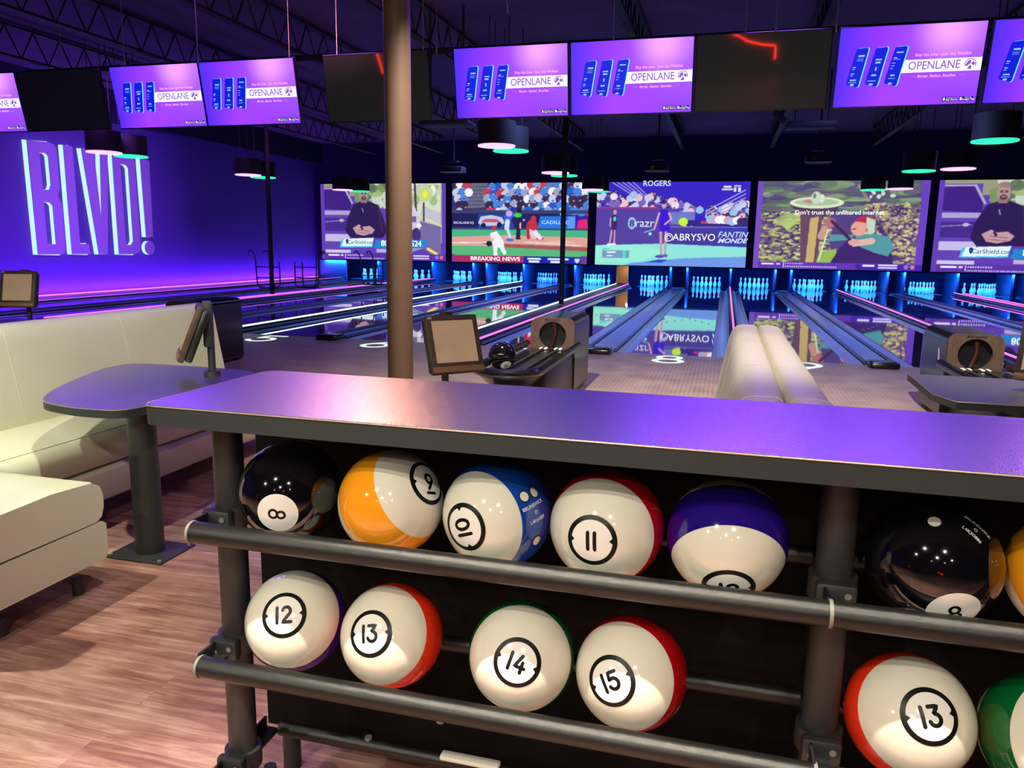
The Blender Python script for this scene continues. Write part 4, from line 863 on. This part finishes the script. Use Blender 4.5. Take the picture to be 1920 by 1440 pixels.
# ------------------------------------------------------------------ ball returns
def ball_return(x, lb, y=7.1):
    t = thing('ball_return', lb, 'ball return', (x, y, 0), 0, 'ball returns on the approach')
    R0 = rrect(-.21, .21, 0, .75, .075)
    MB().prism(R0, lambda u, v: (u, .03, v), lambda u, v: (u, .8, v)).build('hood', M['gloss'], t)
    face = rrect(-.21, .21, .34, .75, .075)
    hole = [(.0 + .13 * math.cos(2 * PI * k / 32), .585 + .13 * math.sin(2 * PI * k / 32)) for k in range(32)]
    MB().prism(face, lambda u, v: (u, -.012, v), lambda u, v: (u, .03, v), [hole]).build('face_plate', M['bronze'], t, smooth=0)
    MB().prism(rrect(-.2, .2, 0, .34, .02), lambda u, v: (u, .0, v), lambda u, v: (u, .03, v)).build('lower_face', M['plastic'], t)
    MB().prism(hole, lambda u, v: (u, .028, v), lambda u, v: (u, .0295, v)).build('opening', M['gloss'], t)
    MB().path([(-.02, .02, .47), (.02, .02, .6), (.01, .02, .69)], .022, 8).build('red_liner', M['red_in'], t)
    text('Brunswick', .035, M['plastic'], t, lambda a, b: (a, -.0135, .732 + b * .8), bold=.01, name='maker_lettering')
    for s in (-1, 1): MB().box(s * .07 - .035, s * .07 + .035, -.1, -.02, .462, .472).build('pad', M['white_plastic'], t)
    # side vent mark
    MB().prism([(.30, .44), (.34, .5), (.36, .6), (.33, .58), (.30, .5)], lambda u, v: (-.2115, u - .1, v), lambda u, v: (-.2105, u - .1, v)).build('side_emblem', M['white_plastic'], t, smooth=0)
    # ball bowl
    L_ = 1.82; w0 = .25
    out = [(-w0, .0), (-w0, -L_ + w0)] + [(w0 * math.cos(a), -L_ + w0 + w0 * .9 * math.sin(a)) for a in [PI + PI * k / 14 for k in range(15)]] + [(w0, -L_ + w0), (w0, .0)]
    MB().path([(a, b, .50) for a, b in out], .034, 10).build('bowl_rim', M['gloss'], t)
    inn = [(a * .93, b * .985) for a, b in out]
    MB().prism(inn, lambda u, v: (u, v, .455), lambda u, v: (u * .55, v * .9 - .05, .33)).build('bowl_tray', M['gloss'], t)
    for s in (-.07, .07): MB().tube((s, -L_ + .2, .465), (s, -.02, .465), .012, 8).build('ball_rail', M['steel_black'], t)
    MB().box(-.16, .2, -1.15, 0.0, 0, .44, bev=.03).build('base', M['plastic'], t)
    MB().tube((0, -1.45, .0), (0, -1.45, .40), .10, 24, r2=.15).build('pedestal', M['plastic'], t)
    return t
b0 = ball_return(-1.53, 'ball return with brown hood face and one black ball, between lanes 7 and 8')
o = copy_tree(b0); o.location.x = 2.03; o['label'] = 'ball return with round hood opening at the right, behind the empty table'
o = copy_tree(b0); o.location = (-5.81, 7.35, 0); o['label'] = 'ball return seen from its dark side, behind the end of the cream booth'

# ------------------------------------------------------------------ balls
BR = .108
def ballmat(name, col, c=None):
    if c is None: return mat(name, col, .07, 0, .6, coat=.8)
    m, N, L, P = nt(name)
    P.inputs['Roughness'].default_value = .09; P.inputs['Specular IOR Level'].default_value = .6; P.inputs['Coat Weight'].default_value = .7; P.inputs['Coat Roughness'].default_value = .03
    tc = N.new('ShaderNodeTexCoord'); sx = N.new('ShaderNodeSeparateXYZ'); L.new(tc.outputs['Object'], sx.inputs[0])
    ab = N.new('ShaderNodeMath'); ab.operation = 'ABSOLUTE'; L.new(sx.outputs['Z'], ab.inputs[0])
    gt = N.new('ShaderNodeMapRange'); gt.inputs[1].default_value = BR * math.cos(math.radians(c)) - .0004; gt.inputs[2].default_value = BR * math.cos(math.radians(c)) + .0004; L.new(ab.outputs[0], gt.inputs[0])
    mx = N.new('ShaderNodeMix'); mx.data_type = 'RGBA'; L.new(gt.outputs[0], mx.inputs['Factor']); mx.inputs['A'].default_value = col; mx.inputs['B'].default_value = rgb(226, 221, 204)
    L.new(mx.outputs['Result'], P.inputs['Base Color']); return m
def ball(cen, N_, U_, mt, num, lb, ring=True, cat='bowling ball', group='numbered bowling balls on the rack'):
    N_ = Vector(N_).normalized(); U_ = Vector(U_); U_ = (U_ - N_ * U_.dot(N_)).normalized(); R_ = U_.cross(N_)
    mb = MB(); bmesh.ops.create_uvsphere(mb.bm, u_segments=64, v_segments=40, radius=BR)
    o = mb.build('bowling_ball', mt, smooth=180)
    o.matrix_world = Matrix(((R_.x, U_.x, N_.x, cen[0]), (R_.y, U_.y, N_.y, cen[1]), (R_.z, U_.z, N_.z, cen[2]), (0, 0, 0, 1)))
    tag(o, lb, cat, group)
    def on(u, v, e=0.0, h=.0006): return Vector((u, v, math.sqrt(max(BR * BR - u * u - v * v, 1e-9)))).normalized() * (BR + h + e)
    ro, ri = .0455, .0375
    disc = MB(); c_ = disc.bm.verts.new(on(0, 0, 0, .0003)); prev = None
    rd = ri + .002 if ring else .041
    rings = [[disc.bm.verts.new(on(rd * q / 5 * math.cos(2 * PI * j / 48), rd * q / 5 * math.sin(2 * PI * j / 48), 0, .0003)) for j in range(48)] for q in range(1, 6)]
    for j in range(48): disc.bm.faces.new((c_, rings[0][j], rings[0][(j + 1) % 48]))
    for a, b in zip(rings, rings[1:]):
        for j in range(48): disc.bm.faces.new((a[j], a[(j + 1) % 48], b[(j + 1) % 48], b[j]))
    disc.build('number_disc', M['white_disc'], o)
    if ring:
        mb = MB()
        A = [[mb.bm.verts.new(on(r * math.cos(2 * PI * j / 64), r * math.sin(2 * PI * j / 64))) for j in range(64)] for r in (ri, (ri + ro) / 2, ro)]
        for a, b in zip(A, A[1:]):
            for j in range(64): mb.bm.faces.new((a[j], a[(j + 1) % 64], b[(j + 1) % 64], b[j]))
        for s in (-1, 1):
            mb.bm.faces.new([mb.bm.verts.new(on(s * a, b, .00005)) for a, b in ((.0385, .007), (.0315, .001), (.0385, -.005), (.041, 0))])
        mb.build('number_ring', M['ink'], o)
    if num:
        mb = MB(); h = .030 if ring else .031
        for st in strokes(num, h, .28): ribbon(mb, st, .0066 if ring else .0050, lambda u, v, e=0: on(u, v, e), .003)
        if num == '9': ribbon(mb, [(-.010, -.023), (.012, -.023)], .0055, lambda u, v, e=0: on(u, v, e), .003)
        mb.build('numeral', M['ink'], o)
    return o
def on_dir(o, d, items):
    """small engraved details at local direction d"""
    d = Vector(d).normalized(); up = Vector((0, 0, 1)); r_ = up.cross(d).normalized(); u_ = d.cross(r_)
    return d, r_, u_
def hole(o, d, rad=.0115, light=True):
    d, r_, u_ = on_dir(o, d, 0)
    mb = MB(); mk = lambda a, b, h: (d * math.sqrt(BR * BR - a * a - b * b) + r_ * a + u_ * b) * (1 + h / BR)
    for (q0, q1) in ((rad * .82, rad),):
        A = [[mb.bm.verts.new(mk(q * math.cos(2 * PI * j / 24), q * math.sin(2 * PI * j / 24), .0005)) for j in range(24)] for q in (q0, q1)]
        for j in range(24): mb.bm.faces.new((A[0][j], A[0][(j + 1) % 24], A[1][(j + 1) % 24], A[1][j]))
    f = mb.build('finger_hole', M['plastic'] if light else M['gloss'], o)
    mb = MB(); RR = [[mb.bm.verts.new(mk(rad * .86 * q / 4 * math.cos(2 * PI * j / 24), rad * .86 * q / 4 * math.sin(2 * PI * j / 24), .0003)) for j in range(24)] for q in (1, 2, 3, 4)]
    mb.bm.faces.new(RR[0])
    for A_, B_ in zip(RR, RR[1:]):
        for j in range(24): mb.bm.faces.new((A_[j], A_[(j + 1) % 24], B_[(j + 1) % 24], B_[j]))
    mb.build('hole_insert', M['ivory'], f, smooth=0)
def ball_text(o, d, lines, size, rot, mt):
    d, r_, u_ = on_dir(o, d, 0); cr, sr = math.cos(rot), math.sin(rot)
    def fn(a, b):
        x = a * cr - b * sr; y = a * sr + b * cr
        return (d * math.sqrt(BR * BR - x * x - y * y) + r_ * x + u_ * y) * 1.005
    for k, ln in enumerate(lines): text(ln, size, mt, o, lambda a, b, k=k: fn(a, b + (len(lines) / 2 - .5 - k) * size * 1.5), name='engraved_lettering', bold=.015)
BLK = ballmat('black ball', rgb(9, 9, 14)); ORG = ballmat('orange striped ball', rgb(247, 158, 30), 62); BLU = ballmat('blue striped ball', rgb(16, 66, 160), 62)
RED = ballmat('dark red striped ball', rgb(176, 12, 18), 67); IND = ballmat('indigo striped ball', rgb(34, 12, 120), 66); VIO = ballmat('violet striped ball', rgb(62, 20, 128), 70)
ORD = ballmat('orange red striped ball', rgb(240, 52, 22), 65); GRN = ballmat('green striped ball', rgb(6, 96, 44), 69)
ZT, ZB_ = .897, .602
ball((-.861, 1.4, ZT), (.26, -.957, -.125), (.951, .277, -.137), BLK, '8', 'shiny black ball with a white 8 disc, leftmost on the upper rail', ring=False)
ball((-.632, 1.4, ZT), (.836, -.152, .528), (-.424, .433, .795), ORG, '9', 'orange-banded ball numbered 9 on the upper rail')
b = ball((-.405, 1.4, ZT), (-.342, -.939, .02), (-.875, .311, -.37), BLU, '10', 'blue and white ball numbered 10 on the upper rail')
hole(b, (.224, -.929, .294)); hole(b, (.234, -.971, .048)); hole(b, (-.593, -.795, .13))
ball_text(b, (-.10, -.97, .16), ['BRUNSWICK', 'O', 'L4K61889'], .0095, math.radians(-82), M['silver_ink'])
ball((-.188, 1.4, ZT), (-.114, -.991, .064), (-.055, .071, .996), RED, '11', 'red and white ball numbered 11 on the upper rail')
ball((.033, 1.4, ZT), (.061, -.831, -.553), (-.051, -.556, .829), IND, '12', 'indigo-banded ball with its number hidden by the upper rail')
b = ball((.373, 1.4, ZT), (.154, -.875, -.459), (-.195, -.482, .854), BLK, '8', 'shiny black ball with one finger hole, right of the middle post', ring=False)
hole(b, (.012, .997, .072), .012, False)
ball_text(b, (.54, .82, .19), ['BRUNSWICK', 'O', 'L4K50886'], .0085, math.radians(140), M['silver_ink'])
ball((.592, 1.4, ZT), (.5, -.55, .67), (-.3, .45, .8), ORG, '9', 'orange ball cut off by the right edge, upper rail')
ball((-.862, 1.4, ZB_), (.224, -.811, .54), (-.253, .487, .836), VIO, '12', 'violet and white ball numbered 12, leftmost on the lower rail')
ball((-.634, 1.4, ZB_), (-.062, -.881, .469), (-.205, .471, .858), ORD, '13', 'orange-red and white ball numbered 13, left of the middle post on the lower rail')
ball((-.35, 1.4, ZB_), (.144, -.917, .373), (.244, .398, .884), GRN, '14', 'green and white ball numbered 14 on the lower rail')
b = ball((-.129, 1.4, ZB_), (-.262, -.916, .303), (-.477, .396, .785), RED, '15', 'dark red and white ball numbered 15 on the lower rail')
hole(b, (.552, -.834, -.023))
ball((.364, 1.4, ZB_), (.1, -.84, .533), (-.247, .498, .831), ORD, '13', 'orange-red and white ball numbered 13, right of the middle post')
ball((.583, 1.4, ZB_), (.35, -.84, .42), (-.1, .4, .9), GRN, '14', 'green and white ball cut off by the right edge, lower rail')
ball((-1.60, 5.62, .585), (.463, -.649, -.603), (.173, -.601, .78), BLK, '8', 'black ball with a small white 8 disc resting in the ball return', ring=False, group='balls in the ball return')

# ------------------------------------------------------------------ counter with ball rack
CX0, CX1, CY0, CY1, CZ = -1.095, 1.6, 1.245, 1.695, 1.10
t = thing('bowling_ball_rack', 'long charcoal counter with a two-rail ball rack of black tube beneath', 'ball rack', (0, 0, 0))
top = rrect(CX0, CX1, CY0, CY1, .035)
MB().prism(top, lambda u, v: (u, v, CZ - .004), lambda u, v: (u, v, CZ)).build('counter_top', M['counter'], t)
big = rrect(CX0 - .003, CX1 + .003, CY0 - .003, CY1 + .003, .038)
MB().prism(big, lambda u, v: (u, v, CZ - .040), lambda u, v: (u, v, CZ - .0015)).build('edge_band', M['edge'], t)
MB().path([(a, b, CZ - .0015) for a, b in big], .0012, 5, closed=True).build('bright_edge_line', M['edge_line'], t)
MB().box(-1.115, 1.6, 1.655, 1.675, .14, CZ - .04).build('back_panel', M['panel'], t, smooth=0)
for x in (-1.065, -.2, .9): MB().tube((x, 1.685, 0), (x, 1.685, .16), .024, 16).build('panel_foot', M['steel_black'], t)
for (x, z) in ((-1.04, .36), (-.62, .245)): MB().tube((x, 1.648, z), (x, 1.656, z), .011, 14).build('bolt', M['steel_cap'], t)
RY, BY = 1.283, 1.513
for px in (-1.007, .217, 1.4):
    p = MB().tube((px, 1.392, 0), (px, 1.392, CZ - .04), .0315, 28).build('post', M['steel_black'], t)
    MB().tube((px, 1.392, 0), (px, 1.392, .012), .06, 24).build('foot_flange', M['steel_black'], p)
    for z in (.835, .54, .25):
        c = MB().tube((px, 1.392, z - .022), (px, 1.392, z + .022), .041, 28)
        c.box(px - .034, px + .034, 1.335, 1.36, z - .024, z + .024, bev=.008)
        c = c.build('clamp', M['steel_black'], p)
        for s in (-1, 1):
            MB().tube((px + s * .018, 1.334, z + s * .006), (px + s * .018, 1.3325, z + s * .006), .006, 10).build('screw', M['steel_cap'], c)
            
        MB().box(px - .020, px + .014, RY, BY, z - .020, z - .008, bev=.001).box(px - .022, px - .016, RY, BY, z - .022, z + .018, bev=.001).build('bracket_arm', M['plastic'], p)
    MB().tube((px + .035, 1.40, .20), (px + .09, 1.36, .235), .014, 10).build('hook_arm', M['steel_black'], p)
    MB().tube((px + .09, 1.36, .20), (px + .09, 1.36, .262), .014, 10).build('hook_knob', M['steel_black'], p)
joints = [-1.022, .2, 1.55]
for z in (.830, .530, .235):
    for a, b in zip(joints, joints[1:]):
        r = MB().tube((a + .004, RY, z), (b - .001, RY, z), .0222, 28).build('front_rail', M['steel_satin'], t)
        MB().tube((a - .002, RY, z), (a + .004, RY, z), .0238, 28).build('end_cap', M['steel_cap'], r)
    r = MB().tube((-.985, BY, z + .008), (1.55, BY, z + .008), .0175, 20).build('back_rail', M['steel_satin'], t)
    for x in (-.75, -.15, .75): MB().tube((x, BY, z + .020), (x, BY, z + .030), .009, 10).build('rail_pad', M['steel_cap'], r)
t2 = MB().box(-.56, -.42, BY - .03, BY - .004, .262, .274, bev=.004)
o = t2.build('label_strip', M['white_plastic'], t)

# ------------------------------------------------------------------ booths
def booth(name, label, mirror=False, dx=0, seamy=True, near=True):
    """U booth: junction of seat and back runs along +X end, round the corner, then away from the camera"""
    s = -1 if mirror else 1
    r = .62; jx, jy = -3.47, 1.92; path = [(-2.38, jy), (-2.6, jy)]
    for k in range(13):
        a = -PI / 2 - PI / 2 * k / 12
        path.append((jx + r + r * math.cos(a), jy + r + r * math.sin(a)))
    path += [(jx, 3.1), (jx, 3.9), (jx, 4.78)]
    path = [(s * (x - jx) + (jx if not mirror else 0) + dx, y) for x, y in path]
    k_ = -s    # inside (seat side) lies to the right of travel when not mirrored
    def pr(q): return [(k_ * a, b) for a, b in q]
    t = thing('curved_booth', label, 'booth seat', (0, 0, 0), 0, 'cream leather booths')
    seat = [(.0, .30), (.50, .295), (.53, .31), (.545, .35), (.545, .40), (.53, .44), (.49, .462), (.30, .475), (.0, .465)]
    base = [(-.10, .13), (.535, .13), (.55, .15), (.55, .275), (.53, .29), (-.10, .29)]
    back = [(.035, .44), (-.012, .70), (-.045, .89), (-.060, .94), (-.085, .967), (-.12, .975), (-.18, .975), (-.196, .966), (-.20, .90), (-.16, .13), (-.05, .13)]
    sm = MB().sweep(path, pr(seat)); sm.build('seat_cushion', M['cream'], t, smooth=60)
    MB().sweep(path, pr(base)).build('base', M['cream'], t, smooth=40)
    MB().sweep(path, pr(back)).build('backrest', M['cream'], t, smooth=60)
    # vertical seams
    mb = MB()
    for idx in ((3, 8, 13, 15, 16)):
        p = Vector(path[idx]); d = (Vector(path[min(idx + 1, len(path) - 1)]) - Vector(path[idx - 1])).normalized(); nrm = Vector((-d.y, d.x)) * k_
        mb.path([(p.x + nrm.x * a, p.y + nrm.y * a, b) for a, b in [(.032, .47), (-.011, .70), (-.044, .89), (-.059, .94), (-.084, .967), (-.12, .9755), (-.18, .9755), (-.197, .966), (-.2, .7)]], .0014, 5)
    mb.build('backrest_seams', M['cream'], t)
    mb = MB()
    mb.path([(Vector(path[i]) + (Vector((-(Vector(path[min(i + 1, len(path) - 1)]) - Vector(path[max(i - 1, 0)])).normalized().y, (Vector(path[min(i + 1, len(path) - 1)]) - Vector(path[max(i - 1, 0)])).normalized().x)) * k_ * .49)).to_tuple() + (.4635,) for i in range(len(path))], .0018, 5)
    mb.build('cushion_seam', M['cream'], t)
    for (i, f) in ((0, .45), (0, .1), (15, .45), (17, .1), (17, .45)):
        p = Vector(path[i]); d = (Vector(path[min(i + 1, len(path) - 1)]) - Vector(path[max(i - 1, 0)])).normalized(); nrm = Vector((-d.y, d.x)) * k_
        sg = .07 if i == 0 else -.07
        q = p + nrm * f + d * (sg if i in (0, 17) else 0)
        lg = MB().tube((q.x, q.y, 0), (q.x, q.y, .07), .022, 14)
        lg.tube((q.x, q.y, .05), (q.x - nrm.x * .12, q.y - nrm.y * .12, .14), .012, 8)
        lg.build('leg', M['steel_black'], t)
    return t
booth('b', 'large cream U-shaped leather booth at the left of the photo')
booth('b', 'cream booth whose seat back faces left, left one of the back-to-back pair by the counter', mirror=True, dx=.003)
booth('b', 'cream booth whose seat back faces right, right one of the back-to-back pair by the counter', dx=3.47 + .407)

# ------------------------------------------------------------------ tables
def table(poly, z, pole, label):
    t = thing('booth_table', label, 'table', (0, 0, 0), 0, 'dark booth tables')
    MB().prism(poly, lambda u, v: (u, v, z - .036), lambda u, v: (u, v, z)).build('table_top', [M['counter']], t, smooth=30)
    MB().path([(a, b, z - .003) for a, b in poly], .003, 6, closed=True).build('edge_trim', M['edge_line'], t)
    cx = sum(p[0] for p in poly) / len(poly); cy = sum(p[1] for p in poly) / len(poly)
    MB().prism([(cx + (a - cx) * 1.004, cy + (b - cy) * 1.004) for a, b in poly], lambda u, v: (u, v, z - .038), lambda u, v: (u, v, z - .006)).build('edge_band', M['edge'], t, smooth=30)
    px, py = pole
    MB().tube((px, py, 0), (px, py, z - .036), .062, 28).build('pedestal', M['steel_black'], t)
    pl = MB().box(px - .15, px + .15, py - .12, py + .12, 0, .008, bev=.002).build('base_plate', M['steel_black'], t)
    for a, b in ((-1, -1), (1, -1), (1, 1), (-1, 1)): MB().tube((px + a * .13, py + b * .1, .008), (px + a * .13, py + b * .1, .014), .009, 10).build('bolt', M['steel_cap'], pl)
    return t
def smooth_poly(pts, it=2):
    for _ in range(it):
        out = []
        for a, b in zip(pts, pts[1:] + pts[:1]): out += [(a[0] * .8 + b[0] * .2, a[1] * .8 + b[1] * .2), (a[0] * .2 + b[0] * .8, a[1] * .2 + b[1] * .8)]
        pts = out
    return pts
tp = smooth_poly([(-2.33, 2.60), (-2.60, 2.58), (-2.84, 2.64), (-2.98, 2.82), (-3.12, 3.10), (-3.26, 3.44), (-3.26, 3.66), (-2.95, 3.68), (-2.33, 3.66)], 3)
table(tp, .72, (-2.48, 2.82), 'dark booth table with a rounded end, in the left cream booth')
tp2 = smooth_poly([(-1.75, 2.75), (-.95, 2.75), (-.75, 2.9), (-.75, 3.6), (-.95, 3.75), (-1.75, 3.75)], 1)
table(tp2, .60, (-1.2, 3.2), 'dark booth table hidden behind the counter, under the standing touch monitor')
tp3 = [(1.06, 4.86), (1.04, 4.20), (1.10, 4.02), (2.25, 4.02), (2.35, 4.12), (2.35, 4.86)]
table(tp3, .72, (1.75, 4.45), 'dark table with a clipped corner in front of the right-hand ball return')
tp4 = [(-6.0, 4.5), (-5.0, 4.5), (-5.0, 5.4), (-6.0, 5.4)]
table(tp4, .72, (-5.5, 4.95), 'dark table behind the left booth, almost hidden')

# ------------------------------------------------------------------ touch monitors
def monitor(loc, rz, lb, pole, tiltdeg=14, sc=1.0):
    t = thing('touch_monitor', lb, 'touch monitor', loc, rz, 'score monitors on poles')
    hd = bpy.data.objects.new('monitor_head', None)
    R = Matrix.Translation((0, 0, pole)) @ Matrix.Rotation(math.radians(-tiltdeg), 4, 'X')
    w_, h_ = .145, .30
    def P3(x, y, z): return R @ Vector((x, y, z))
    def bx(nm, x0, x1, y0, y1, z0, z1, m_, bev=.0, par=t):
        mb = MB().box(x0, x1, y0, y1, z0, z1, bev=bev); bmesh.ops.transform(mb.bm, matrix=R, verts=mb.bm.verts); return mb.build(nm, m_, par)
    f = bx('bezel', -w_, w_, -.02, .012, 0, h_, M['bronze'], .008)
    bx('shell', -w_ + .006, w_ - .006, .012, .05, .012, h_ - .012, M['plastic'], .01)
    bx('touch_panel', -w_ + .03, w_ - .03, -.0215, -.019, .055, h_ - .03, M['tan_screen'], 0, f)
    bx('lower_lip', -w_ + .004, w_ - .004, -.026, -.018, .006, .036, M['lip'], .002, f)
    bx('sticker', -w_ + .012, -w_ + .034, -.0215, -.0195, h_ - .02, h_ - .008, M['gutter'], 0, f)
    MB().box(-.03, .03, .115, .165, pole + .06, pole + .30, bev=.01).build('bracket', M['steel_black'], t)
    MB().tube((0, .15, 0), (0, .15, pole + .26), .019, 16).build('pole', M['steel_black'], t)
    MB().tube((0, .15, 0), (0, .15, .02), .042, 24).build('pole_flange', M['steel_black'], t)
    bpy.data.objects.remove(hd)
    return t
monitor((-1.26, 3.62, .625), math.radians(46), 'brown-framed touch monitor on a pole behind the counter, facing the viewer', .155, 20)
monitor((-2.70, 3.38, .72), math.radians(-52), 'touch monitor seen from the side on the left booth table', .09, 22)
monitor((-5.52, 5.0, .72), math.radians(15), 'brown-framed touch monitor cut off by the left edge, behind the booth', .14)
monitor((1.60, 4.42, .72), math.radians(-30), 'brown-framed touch monitor cut off by the right edge, on the table', .05)

# ------------------------------------------------------------------ lamps of the concourse: visible fittings
for k, (x, y, z, e_, c, a_, f_) in enumerate(DOWN):  # the added approach and sofa lamps get fittings too
    t = thing('ceiling_downlight', 'round ceiling downlight above the concourse behind the viewer' if y < 0 else 'round ceiling downlight above the seating', 'ceiling lamp', (x, y, z), 0, 'downlights behind the viewer' if y < 0 else 'downlights over the seating')
    MB().tube((0, 0, 0), (0, 0, .22), .085, 24).build('can', M['dark'], t)
    MB().tube((0, 0, .22), (0, 0, 5.2 - z), .012, 8).build('stem', M['dark'], t)
    MB().tube((0, 0, -.004), (0, 0, 0.001), .055, 24).build('lens', M['lamp_disc'], t)
for pts, lb in (([(-.33, 1.17), (-.03, 1.05), (.23, .89), (.65, .78), (.98, .74), (1.02, .70), (1.02, .37)], 'bent red neon line on the rear wall, seen as a reflection in the middle monitor'),
                ([(-11.40, 1.14), (-11.35, .86), (-11.29, .48)], 'short red neon line on the rear wall, far to the left behind the viewer')):
    tag(MB().path([(a, -8.93, b) for a, b in pts], .014, 8).build('neon_tube', M['neon_red']), lb, 'neon tube')
